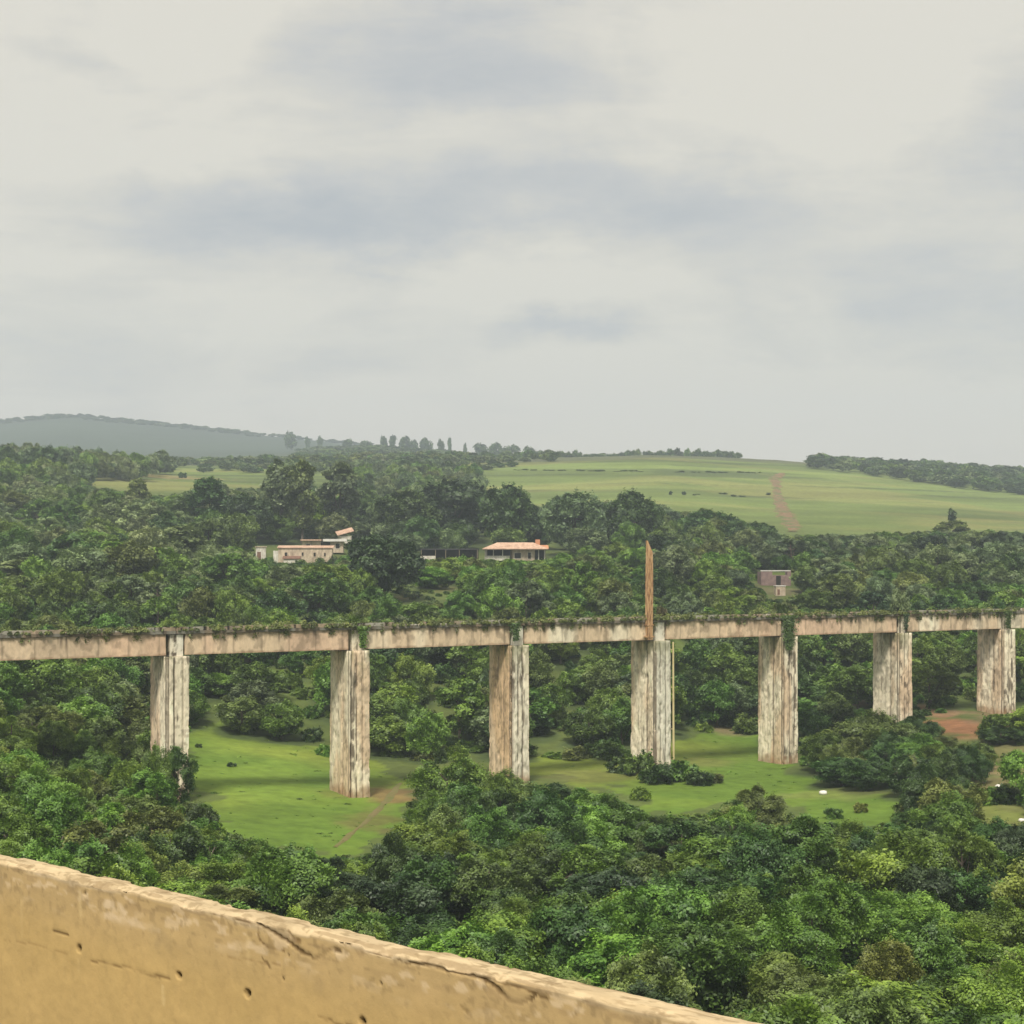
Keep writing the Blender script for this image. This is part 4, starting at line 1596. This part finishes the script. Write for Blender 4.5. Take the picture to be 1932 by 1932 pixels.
mx, my = vworld(3 * SPAN - .55, -1.0)
zt2 = (HY - 1038) / F * my
b = MB()
b.tube([(0, 0, 0), (.03, 0, 3), (0.02, 0, zt2 - Z_TOP - .35)], [.12, .10, .07], 6)
p = link('thin_post', None, None, (mx, my, Z_TOP + .3))
tag(p, 'thin dark post on the deck just right of the rusty mast', 'post')
b.build('pole', M['stem'], p)
MB().box((.02, 0, zt2 - Z_TOP - .7), (.7, .08, .08)).build('crossarm', M['stem'], p)

# ------------------------------------------------------------------ houses
def put(name, u, Y, label, cat, rz=0.0, dz=0.0, z=None):
    X = (u - CX) / F * Y
    o = link(name, None, None, (X, Y, (Hs(X, Y) if z is None else z) + dz), (0, 0, rz))
    return tag(o, label, cat)


def windows(parent, face_y, spec, frame_m):
    for (x, zc_, w, h_) in spec:
        b = MB()
        for dx in (-1, 1):
            b.box((x + dx * (w / 2 + .05), face_y - .03, zc_), (.1, .12, h_ + .2))
        for dz in (-1, 1):
            b.box((x, face_y - .03, zc_ + dz * (h_ / 2 + .05)), (w, .12, .1))
        f = b.build('window', frame_m, parent)
        MB().box((x, face_y - .012, zc_), (w, .04, h_)).build('pane', M['opening'], f)


def hip_roof(parent, w, d, z, over, rise, mat, ridge=.5):
    b = MB()
    hw, hd = w / 2 + over, d / 2 + over
    rr = hw * ridge
    b.poly([(-hw, -hd, z), (hw, -hd, z), (hw, hd, z), (-hw, hd, z), (-rr, 0, z + rise), (rr, 0, z + rise), (-hw, -hd, z - .18), (hw, -hd, z - .18), (hw, hd, z - .18), (-hw, hd, z - .18)],
           [(0, 1, 5, 4), (1, 2, 5), (2, 3, 4, 5), (3, 0, 4), (6, 7, 1, 0), (7, 8, 2, 1), (8, 9, 3, 2), (9, 6, 0, 3), (9, 8, 7, 6)])
    return b.build('roof', mat, parent)


# house with the peach roof
hb_ = put('house', 972, 382, 'low house with a faded peach roof and deep front veranda', 'house', 0.0, .1)
b = MB()
b.box((0, 2.2, 1.4), (14.6, 3.6, 3.9))                    # rear block
b.box((2.0, -.9, 1.3), (5.2, 2.56, 3.7))                  # projecting room
b.build('wall', M['plaster'], hb_)
b = MB()
b.box((-4.3, -2.1, .55), (6.0, .18, 2.3))
b.box((-7.0, -.9, 1.3), (.3, 2.56, 3.7))
b.build('veranda_wall', M['white'], hb_)
for x in (-5.2, -3.0, 5.6, 7.0):
    MB().box((x, -2.1, 2.05 if x < 0 else 1.3), (.22, .22, 2.26 if x < 0 else 3.7)).build('veranda_post', M['white'], hb_)
MB().box((-3.9, .36, 1.9), (5.6, .06, 2.4)).build('doorway', M['opening'], hb_)
MB().box((6.0, .36, 1.6), (2.4, .06, 2.9)).build('doorway', M['opening'], hb_)
windows(hb_, -2.18, [(.6, 1.7, 1.5, 1.3), (3.4, 1.7, .7, 1.5)], M['white'])
hip_roof(hb_, 14.8, 6.6, 3.40, .45, 1.5, M['pinkroof'], .55)
b = MB()
b.box((5.4, .4, 4.8), (1.1, .9, 1.6))
b.build('chimney', M['orange'], hb_)
b = MB()
b.poly([(4.2, -2.7, 3.48), (8.0, -2.7, 3.48), (8.0, 2.2, 4.3), (4.2, 2.2, 4.3), (4.2, -2.7, 3.3), (8.0, -2.7, 3.3), (8.0, 2.2, 4.1), (4.2, 2.2, 4.1)],
       [(0, 1, 2, 3), (4, 7, 6, 5), (0, 4, 5, 1), (1, 5, 6, 2), (2, 6, 7, 3), (3, 7, 4, 0)])
b.build('side_roof', M['orange'], hb_)

# pale house on the left
ha = put('house', 576, 374, 'long pale plastered house with a flat top and small faded windows', 'house', .06, -.1)
MB().box((0, 2.2, 1.7), (12.6, 4.6, 4.0)).build('wall', M['plaster'], ha)
MB().poly([(-6.6, -.35, 3.72), (6.6, -.35, 3.72), (6.6, 4.8, 4.25), (-6.6, 4.8, 4.25), (-6.6, -.35, 3.86), (6.6, -.35, 3.86), (6.6, 4.8, 4.40), (-6.6, 4.8, 4.40)],
          [(0, 3, 2, 1), (4, 5, 6, 7), (0, 1, 5, 4), (1, 2, 6, 5), (2, 3, 7, 6), (3, 0, 4, 7)]).build('roof', M['pinkroof'], ha)
windows(ha, -.1, [(-4.5, 2.2, .6, 1.0), (-.6, 2.3, .4, .8), (2.2, 2.2, .5, .9), (4.6, 2.2, .4, .8)], M['plaster'])
MB().box((-6.9, 1.5, 1.5), (1.16, 3, 3.2)).build('side_wall', M['white'], ha)
MB().box((-3.1, -1.1, .15), (3.6, 1.9, 1.9)).build('porch', M['white'], ha)
MB().poly([(-5.2, -2.3, 1.15), (-1.0, -2.3, 1.15), (-1.0, -.13, 1.75), (-5.2, -.13, 1.75), (-5.2, -2.3, 1.27), (-1.0, -2.3, 1.27), (-1.0, -.13, 1.87), (-5.2, -.13, 1.87)],
          [(0, 3, 2, 1), (4, 5, 6, 7), (0, 1, 5, 4), (1, 2, 6, 5), (2, 3, 7, 6), (3, 0, 4, 7)]).build('porch_roof', M['wood'], ha)

sh = put('shed', 492, 376, 'small whitewashed shed with a brown door left of the long pale house', 'shed', .1, -.1)
MB().box((0, 1, 1.6), (2.3, 2.4, 3.6)).build('wall', M['white'], sh)
MB().box((0, 1, 3.5), (2.7, 2.8, .2)).build('roof', M['plaster'], sh)
MB().box((-.4, -.22, 1.3), (.9, .08, 2.0)).build('door', M['wood'], sh)

hc_ = put('house', 610, 402, 'flat roofed building with a white slab roof above the long pale house', 'house', .04, 0, z=2.6)
MB().box((-3.0, 2, 1.2), (4.6, 4, 3.0)).build('wall', M['plaster'], hc_)
MB().box((3.4, 2, 1.2), (3.2, 4, 3.0)).build('wall', M['plaster'], hc_)
MB().box((3.0, 1.6, 2.86), (6.0, 5.0, .62)).build('roof', M['greyroof'], hc_)
MB().box((-3.1, 1.6, 2.9), (5.2, 5.0, .34)).build('roof', M['pinkroof'], hc_)
MB().box((.35, 2.4, 1.1), (2.1, 3, 2.6)).build('garage_opening', M['opening'], hc_)
windows(hc_, 0, [(-3.8, 1.4, .9, 1.0), (3.6, 1.4, 1.0, 1.2)], M['white'])

pr = put('outbuilding', 650, 424, 'small outbuilding with a slanting pinkish roof left of the dark domed trees', 'outbuilding', .25, 0, z=5.0)
MB().box((0, 0, .9), (3.2, 3.4, 2.0)).build('wall', M['white'], pr)
MB().poly([(-2.2, -2.3, 1.9), (2.2, -2.3, 3.1), (2.2, 2.1, 4.1), (-2.2, 2.1, 2.9), (-2.2, -2.3, 2.08), (2.2, -2.3, 3.28), (2.2, 2.1, 4.28), (-2.2, 2.1, 3.08)],
          [(0, 3, 2, 1), (4, 5, 6, 7), (0, 1, 5, 4), (1, 2, 6, 5), (2, 3, 7, 6), (3, 0, 4, 7)]).build('roof', M['pinkroof'], pr)

sd = put('open_shed', 848, 388, 'long dark open shed with thin posts left of the peach roofed house', 'shed', 0, .05)
MB().box((0, 1.6, 2.86), (14.4, 3.8, .18)).build('roof', M['darkroof'], sd)
MB().box((0, 3.3, 1.35), (14.0, .2, 2.8)).build('back_wall', M['opening'], sd)
for x in (-6.8, -3.4, -.9, 2.4, 6.8):
    MB().tube([(x, -.1, 0), (x, -.1, 2.77)], [.07, .07], 6).build('post', M['stem'], sd)
MB().box((-5.2, -.5, .6), (3.6, .3, 1.2)).build('low_wall', M['white'], sd)

hut = put('hut', 1471, ground_at(1471, 1123)[1], 'small pale concrete hut on the slope in front of the brick ruin', 'hut', .1, .05)
MB().box((0, 0, .8), (1.9, 1.7, 1.9)).build('wall', M['plaster'], hut)
MB().box((0, 0, 1.82), (2.1, 1.9, .14)).build('roof', M['greyroof'], hut)
MB().box((-.45, -.86, .6), (.5, .06, 1.1)).build('door', M['wood'], hut)
rn = put('ruin', 1463, ground_at(1463, 1105)[1], 'roofless brownish brick ruin behind the small pale hut', 'ruin', .08, .1)
b = MB()
b.box((-1.9, 0, 1.3), (2.4, .35, 3.2)).box((.9, 0, .9), (3.2 - .004, .35, 2.4)).box((2.9, 0, 1.4), (.8, .35, 3.4)).box((-2.9, 1.8, 1.3), (.35, 3.2, 3.0)).box((3.1, 1.8, 1.4), (.35, 3.2, 3.2))
b.build('wall', M['ruin'], rn)
MB().box((0, -.02, 3.02), (6.4, .42, .18)).build('lintel', M['greyroof'], rn)
MB().box((.6, -.19, 1.0), (1.0, .06, 1.9)).build('doorway', M['opening'], rn)
cb = put('cottage', 1378, 362, 'half hidden cottage with a pinkish roof in the trees right of the mast', 'cottage', .1, .1)
MB().box((0, 1, .9), (4.6, 3, 2.4)).build('wall', M['white'], cb)
hip_roof(cb, 4.6, 4.2, 2.0, .3, 1.1, M['pinkroof'], .5)

# pale stones on the meadow
def stone(u, row, wpx, label):
    X_, Y_ = ground_at(u, row)
    w = wpx * Y_ / F
    rng = np.random.default_rng(int(u))
    n1_, n2_ = 14, 9
    V = []
    for i in range(n2_):
        th = math.pi * i / (n2_ - 1)
        for j in range(n1_):
            ph = 2 * math.pi * j / n1_
            d = np.array([math.sin(th) * math.cos(ph), math.sin(th) * math.sin(ph), math.cos(th)])
            k = .75 + .5 * float(fbm(d[0:1] * 1.4 + u, d[1:2] * 1.4, d[2:3] * 1.4, 8, 3)[0])
            V.append(d * k * w / 2 * np.array([1, .8, .62]))
    I = np.arange(n1_ * n2_).reshape(n2_, n1_)
    J = np.roll(I, -1, 1)
    q = np.stack([I[:-1], J[:-1], J[1:], I[1:]], -1).reshape(-1, 4)
    o = link('stone', mesh_np('stone', np.array(V), q, M['rock'], smooth=True), None, (X_, Y_, Hs(X_, Y_) + w * .2))
    tag(o, label, 'stone', 'pale stones on the grass')


stone(1553, 1499, 15, 'bright white stone on the middle meadow grass')
stone(1884, 1488, 13, 'pale stone at the right edge below the seventh pier')
stone(1928, 1552, 13, 'pale stone cut by the right picture edge')

# bare dead stem leaning at the first pier
X_, Y_ = ground_at(312, 1500)
b = MB()
b.tube([(0, 0, 0), (-.6, 0, 3.2), (-1.2, .1, 4.6)], [.08, .06, .03], 5).tube([(-.5, 0, 2.8), (-.1, 0, 4.2)], [.05, .02], 5)
tag(b.build('dead_stem', M['stem'], None, (X_, Y_ - 3, Hs(X_, Y_ - 3))), 'bare pale stem leaning in front of the first pier', 'dead stem')

# ------------------------------------------------------------------ the parapet beside the camera
WD = np.array([-3416.0, F])
WD /= np.linalg.norm(WD)                        # along the parapet, away from the camera
WN = np.array([-WD[1], WD[0]]) * -1             # pointing over the drop
if WN[1] < 0:
    WN = -WN
HTOP = .80
_ray = lambda u: np.array([(u - CX) / F, 1.0])
D_OUT = float(_ray(0) @ WN) * F * HTOP / (1608 - HY)
THICK = .066
D_IN = D_OUT - THICK
HWALL = .95


def wall_pt(u, row):
    """(s along, t below the top) on the inner face."""
    r = _ray(u)
    yv = D_IN / float(r @ WN)
    return float((r * yv) @ WD), -(HY - row) / F * yv - HTOP


def seg_dist(S, T, pts):
    best = np.full(S.shape, 9.0)
    for (a, b_) in zip(pts[:-1], pts[1:]):
        ax, ay, bx, by = *a, *b_
        dx, dy = bx - ax, by - ay
        k = np.clip(((S - ax) * dx + (T - ay) * dy) / (dx * dx + dy * dy + 1e-9), 0, 1)
        best = np.minimum(best, np.hypot(S - ax - k * dx, T - ay - k * dy))
    return best


s_grid = np.concatenate([np.linspace(-14, -1.2, 60, endpoint=False), np.arange(-1.2, 4.2, .0055), np.linspace(4.2, 40, 110)])
t_prof = np.concatenate([np.arange(0, .52, .0055), np.linspace(.52, HWALL, 8)])          # down the inner face
NT = 30                                                                                   # across the top
nS = len(s_grid)
# rows: inner face bottom -> top, then across the top, then a short outer drop
rows_t, rows_n, rows_top = [], [], []
for t in t_prof[::-1]:
    rows_t.append(t); rows_n.append(0.0); rows_top.append(0)
for k in range(1, NT + 1):
    rows_t.append(0.0); rows_n.append(THICK * k / NT); rows_top.append(1)
for t in (.01, .03, .08, .3, HWALL):
    rows_t.append(t); rows_n.append(THICK); rows_top.append(2)
rows_t, rows_n, rows_top = np.array(rows_t), np.array(rows_n), np.array(rows_top)
S, RT = np.meshgrid(s_grid, rows_t)
_, RN = np.meshgrid(s_grid, rows_n)
_, RK = np.meshgrid(s_grid, rows_top)
arc = np.where(RK == 0, RT, -RN)                     # unrolled coordinate: + down the face, - across the top
big = fbm(S * 2.2, arc * 5, 0, 301, 4)
fine = fbm(S * 22, arc * 22, 0, 302, 4)
edge_n = fbm(S * 9, 0, 0, 303, 4)
chip = sstep(.56, .66, fbm(S * 11, 1.5, 0, 304, 4))
# worn arrises: round and chip both edges
z = -HTOP - RT
nn = RN.copy()
inner_edge = np.exp(-(np.abs(arc) / .013) ** 2)
outer_edge = np.exp(-((THICK - RN) / .012) ** 2) * (RK > 0)
z -= inner_edge * (.003 + .006 * chip + .005 * edge_n)
z -= outer_edge * (.001 + .0055 * sstep(.54, .60, fbm(S * 10, 7.5, 0, 305, 5)) + .002 * (edge_n - .5))
z += np.where(RK == 1, (fine - .5) * .006 + (big - .5) * .002, 0)
nn += np.where(RK == 0, -(big - .5) * .006 - (fine - .5) * .0022, 0)
wear = sstep(.022, -.006, arc - .05 * (fbm(S * 5, arc * 30, 0, 306, 5) - .45))     # 1 near and on the top
wear = np.clip(wear, 0, 1)
TAN = np.array([.470, .328, .136])
PALE = np.array([.55, .43, .265])
CEM = np.array([.48, .355, .20])
WHITE = np.array([.70, .55, .36])
BRN = np.array([.085, .05, .02])
a3 = lambda w: np.asarray(w)[..., None]
colw = TAN * a3(.86 + .28 * fbm(S * 1.4, arc * 3, 0, 310, 3)) * a3(.96 + .08 * fine)
# sun-bleached upper zone, faint vertical wash marks
wash = sstep(.5, .75, fbm(S * 16, arc * 1.2, 0, 311, 3)) * .22
colw = colw * (1 - a3(wash)) + np.array([.53, .36, .15]) * a3(wash)
bl = sstep(.20, .02, arc) * (.25 + .35 * fbm(S * 3, arc * 6, 0, 312, 4))
colw = colw * (1 - a3(bl)) + CEM * a3(bl)
colw = colw * (1 - a3(wear)) + (PALE * a3(.70 + .55 * fbm(S * 12, arc * 60, 0, 313, 5))) * a3(wear)
rub = sstep(.53, .63, fbm(S * 16, arc * 75, 0, 314, 5)) * sstep(.09, -.01, arc) * .55
colw = colw * (1 - a3(rub)) + np.array([.25, .17, .09]) * a3(rub)
chips = sstep(.60, .66, fbm(S * 20, arc * 48, 0, 315, 5)) * sstep(.12, .03, arc) * sstep(-.02, .02, arc) * .5
colw = colw * (1 - a3(chips)) + WHITE * a3(chips)
grit = sstep(.60, .70, fbm(S * 60, arc * 60, 0, 316, 3)) * (.10 + .35 * sstep(.16, 0, arc))
colw = colw * (1 - a3(grit)) + np.array([.20, .14, .07]) * a3(grit)
lich = sstep(.62, .70, fbm(S * 7, arc * 9, 0, 317, 5)) * sstep(.30, .03, arc) * .35
colw = colw * (1 - a3(lich)) + np.array([.30, .22, .12]) * a3(lich)
face = RK == 0


def line_mark(px, width, c, amt, wob=.004, depth=0.0, sd=1):
    global colw, nn
    pts = [wall_pt(*p) for p in px]
    d = seg_dist(S + (fbm(S * 30, RT * 30, 0, 320 + sd, 3) - .5) * wob * 2, RT + (fbm(S * 30, RT * 30, 5, 330 + sd, 3) - .5) * wob * 2, pts)
    brk = .35 + .65 * sstep(.35, .55, fbm(S * 18, RT * 18, 0, 340 + sd, 3))
    w = (1 - sstep(width * .5, width * 1.25, d)) * amt * brk * face
    colw = colw * (1 - a3(w)) + np.array(c) * a3(w)
    nn = nn + w * depth


# drilled holes
for (u_, r_, rad) in ((149, 1790, .0072), (337, 1840, .0072), (467, 1874, .0078), (684, 1927, .0075), (160, 1684, .0035), (535, 1846, .0032), (545, 1803, .0025), (720, 1853, .0025)):
    s0, t0 = wall_pt(u_, r_)
    d = np.hypot((S - s0) * .85, RT - t0) * (1 + .3 * (fbm(S * 60, RT * 60, 0, 350, 2) - .5))
    w = (1 - sstep(rad * .8, rad * 1.25, d)) * face
    colw = colw * (1 - a3(w * .96)) + np.array([.012, .008, .004]) * a3(w * .96)
    nn = nn + w * rad * 1.8
line_mark([(100, 1756), (128, 1763)], .0045, BRN * 1.2, .9, .002, .002, 1)
line_mark([(172, 1814), (215, 1820), (256, 1830), (320, 1848)], .0035, BRN * 1.8, .75, .005, .002, 2)
line_mark([(486, 1740), (516, 1758), (548, 1776), (562, 1792), (592, 1808), (608, 1800), (622, 1790), (640, 1792)], .0042, BRN, .9, .006, .004, 3)
line_mark([(486, 1746), (488, 1770), (504, 1784), (516, 1790), (536, 1792)], .003, BRN * 1.6, .8, .005, .002, 4)
line_mark([(545, 1752), (552, 1772), (565, 1775)], .006, BRN * 2, .6, .006, .002, 5)
line_mark([(400, 1722), (440, 1728), (475, 1740)], .003, BRN * 1.6, .8, .005, .002, 6)
line_mark([(773, 1812), (820, 1818), (871, 1832), (905, 1842), (936, 1860), (955, 1886), (981, 1893), (1007, 1880)], .0042, BRN, .9, .006, .004, 7)
line_mark([(905, 1842), (930, 1846), (980, 1862), (1030, 1880)], .003, BRN * 1.5, .75, .007, .002, 8)
line_mark([(871, 1900), (880, 1908), (888, 1917)], .0045, BRN, .85, .003, .002, 9)
line_mark([(495, 1808), (505, 1818), (510, 1828)], .0035, BRN * 1.5, .8, .003, .001, 10)
line_mark([(600, 1920), (640, 1930), (670, 1938)], .003, BRN * 2, .7, .005, .001, 11)
line_mark([(640, 1770), (700, 1790), (780, 1815)], .0028, BRN * 1.6, .7, .008, .002, 12)
line_mark([(420, 1806), (470, 1812), (530, 1822)], .002, BRN * 2.4, .45, .006, .001, 13)
line_mark([(0, 1772), (60, 1782), (130, 1800)], .002, BRN * 2.6, .35, .006, .001, 14)
for px_, a_ in ((((308, 1862), (309, 1894)), .55), (((40, 1642), (40, 1765)), .35), (((150, 1680), (152, 1726)), .4), (((468, 1770), (468, 1815)), .3), (((147, 1812), (147, 1830)), .3)):
    line_mark(px_, .0065, (.66, .50, .25), a_, .002, 0, int(px_[0][0]))
for px_ in (((196, 1704), (214, 1710)), ((226, 1712), (240, 1722)), ((256, 1724), (266, 1730)), ((330, 1715), (345, 1722)), ((200, 1730), (300, 1752)), ((430, 1778), (500, 1790))):
    line_mark(px_, .009, WHITE, .5, .012, 0, int(px_[0][0]) + 1)
XW = S * WD[0] + (D_IN + nn) * WN[0]
YW = S * WD[1] + (D_IN + nn) * WN[1]
V = np.stack([XW, YW, z], -1).reshape(-1, 3)
I = np.arange(V.shape[0]).reshape(S.shape)
q = np.stack([I[:-1, :-1], I[:-1, 1:], I[1:, 1:], I[1:, :-1]], -1).reshape(-1, 4)
wall = link('parapet_wall', mesh_np('parapet_wall', V, q, WALL_M, color=np.clip(colw.reshape(-1, 3), .01, .8), smooth=True))
tag(wall, 'tan painted parapet of the near road bridge with a worn pale top and drilled holes', 'parapet')
b = MB()
rt = math.atan2(WD[1], WD[0])
mid = WD * 13 + WN * (D_OUT - 4.6)
b.box((mid[0], mid[1], -HTOP - HWALL - .35), (54, 9.2, .7), rt)
rd = b.build('road', M['asphalt'])
tag(rd, 'road deck of the near bridge', kind='structure')

# ------------------------------------------------------------------ haze
m, nt, out = new_mat('haze_air')
pv = nd(nt, 'ShaderNodeVolumePrincipled')
pv.inputs['Color'].default_value = (.74, .84, 1.0, 1)
pv.inputs['Density'].default_value = .00030
pv.inputs['Anisotropy'].default_value = .1
nt.links.new(pv.outputs[0], out.inputs['Volume'])
hz = MB().box((0, 1400, 145), (12000, 3520, 352)).build('haze', m)
tag(hz, 'thin pale haze filling the valley air', kind='stuff')

# ------------------------------------------------------------------ sky, sun, camera
SUN_EL, SUN_AZ = math.radians(54), math.radians(192)      # azimuth clockwise from +Y: behind the camera
w = bpy.data.worlds.new('World')
scene.world = w
w.use_nodes = True
nt = w.node_tree
nt.nodes.clear()
wo = nd(nt, 'ShaderNodeOutputWorld')
bg = nd(nt, 'ShaderNodeBackground')
bg.inputs[1].default_value = .1
sky = nd(nt, 'ShaderNodeTexSky')
sky.sky_type = 'NISHITA'
sky.sun_disc = False
sky.sun_elevation = SUN_EL
sky.sun_rotation = SUN_AZ
tc = nd(nt, 'ShaderNodeTexCoord')
sp = nd(nt, 'ShaderNodeSeparateXYZ')
nt.links.new(tc.outputs['Generated'], sp.inputs[0])


def mth(op, a, b=None, c=None, clamp=False):
    n = nd(nt, 'ShaderNodeMath', operation=op, use_clamp=clamp)
    for k, v in enumerate((a, b, c)):
        if v is None:
            continue
        if hasattr(v, 'links'):
            nt.links.new(v, n.inputs[k])
        else:
            n.inputs[k].default_value = v
    return n.outputs[0]


# cloud deck: bearing and elevation of each cloud, warped by noise
ay = mth('MAXIMUM', mth('ABSOLUTE', sp.outputs[1]), .12)
A0 = mth('DIVIDE', sp.outputs[0], ay)
B0 = mth('DIVIDE', sp.outputs[2], ay)
cv = nd(nt, 'ShaderNodeCombineXYZ')
nt.links.new(A0, cv.inputs[0])
nt.links.new(mth('MULTIPLY', B0, 1.9), cv.inputs[1])
cv.inputs[2].default_value = 3.3
wa = mth('MULTIPLY', mth('SUBTRACT', noise(nt, 5.0, 6, .6, cv.outputs[0]), .5), .22)
cv2 = nd(nt, 'ShaderNodeCombineXYZ')
nt.links.new(A0, cv2.inputs[0])
nt.links.new(mth('MULTIPLY', B0, 1.9), cv2.inputs[1])
cv2.inputs[2].default_value = 8.1
wb = mth('MULTIPLY', mth('SUBTRACT', noise(nt, 6.0, 6, .6, cv2.outputs[0]), .5), .12)
A = mth('ADD', A0, wa)
B = mth('ADD', B0, wb)
CLOUDS = [(420, 390, 300, 75, .62), (700, 400, 260, 70, .6), (1210, 370, 340, 90, .78), (1000, 628, 150, 42, .75), (830, 70, 250, 100, .7), (590, 660, 120, 40, .3), (1720, 555, 280, 60, .5),
          (1890, 270, 150, 150, .6), (180, 640, 220, 80, .25), (1700, 650, 300, 50, .3), (1080, 130, 260, 70, .35), (1480, 480, 260, 60, .3), (560, 200, 220, 90, .3), (130, 150, 130, 50, .3),
          (960, -300, 900, 140, .5), (300, 520, 380, 40, .2), (330, 110, 160, 90, -.35), (120, 300, 200, 70, -.3), (1500, 180, 260, 110, -.3), (900, 510, 260, 40, -.2), (1500, 760, 500, 50, -.25)]
tot = None
for (x_, y_, sx_, sy_, am) in CLOUDS:
    da = mth('MULTIPLY', mth('SUBTRACT', A, (x_ - CX) / F), F / sx_)
    db = mth('MULTIPLY', mth('SUBTRACT', B, (HY - y_) / F), F / sy_)
    r2 = mth('ADD', mth('MULTIPLY', da, da), mth('MULTIPLY', db, db))
    e = mth('MULTIPLY', mth('EXPONENT', mth('MULTIPLY', r2, -.9)), am)
    tot = e if tot is None else mth('ADD', tot, e)
soft = mth('MULTIPLY', mth('SUBTRACT', noise(nt, 7.0, 7, .6, cv.outputs[0], .4), .5), 1.25)
cv3 = nd(nt, 'ShaderNodeCombineXYZ')
nt.links.new(mth('MULTIPLY', A0, .7), cv3.inputs[0])
nt.links.new(mth('MULTIPLY', B0, 3.4), cv3.inputs[1])
cv3.inputs[2].default_value = 1.7
soft = mth('ADD', soft, mth('MULTIPLY', mth('SUBTRACT', noise(nt, 16.0, 6, .62, cv3.outputs[0], .6), .5), .55))
dens = mth('ADD', tot, soft, clamp=True)
cc = ramp(nt, dens, [(0.0, (6.75, 6.62, 5.95)), (.25, (6.25, 6.25, 5.85)), (.6, (5.15, 5.42, 5.55)), (1.0, (4.35, 4.72, 5.15))])
# ramps clamp at 1 only in their own output range, so scale afterwards
r = cc.node
for e_, c_ in zip(r.color_ramp.elements, ((.80, .755, .655), (.71, .678, .605), (.58, .578, .568), (.46, .485, .515))):
    e_.color = (*c_, 1)
sc_ = nd(nt, 'ShaderNodeVectorMath', operation='SCALE')
nt.links.new(cc, sc_.inputs[0])
sc_.inputs['Scale'].default_value = 10.0
hor = mth('MULTIPLY', mth('SUBTRACT', 1.0, mth('DIVIDE', B0, .14, clamp=True)), .7)
lowc = mixc(nt, hor, sc_.outputs[0], (8.3, 7.1, 6.0))
fin = mixc(nt, .06, lowc, sky.outputs[0])
nt.links.new(fin, bg.inputs[0])
nt.links.new(bg.outputs[0], wo.inputs[0])

sun = bpy.data.lights.new('Sun', 'SUN')
sun.energy = 4.4
sun.angle = math.radians(11)
sun.color = (1.0, .93, .80)
so = bpy.data.objects.new('Sun', sun)
COL.objects.link(so)
so.rotation_euler = (math.pi / 2 - SUN_EL, 0, math.pi - SUN_AZ)

cam = bpy.data.cameras.new('Camera')
cam.sensor_width = 36
cam.lens = 36 * F / 1932
cam.shift_y = (HY - 966) / 1932
cam.clip_start = .05
cam.clip_end = 20000
co = bpy.data.objects.new('Camera', cam)
COL.objects.link(co)
co.rotation_euler = (math.pi / 2, 0, 0)
scene.camera = co

scene.view_settings.view_transform = 'Standard'
scene.view_settings.look = 'None'
scene.view_settings.exposure = 0.0
scene.view_settings.gamma = 1.0
cy = scene.cycles
cy.max_bounces = 6
cy.diffuse_bounces = 3
cy.glossy_bounces = 2
cy.transmission_bounces = 2
cy.transparent_max_bounces = 4
cy.volume_bounces = 1
cy.caustics_reflective = False
cy.caustics_refractive = False
print('PLANTED', LOG, 'trees', len(TREES), 'shrubs', len(SHRUBS), 'woods', len(LEFTW), len(SCRUB), len(HW), len(FR), 'under', len(UNDER), 'rest', len(REST))
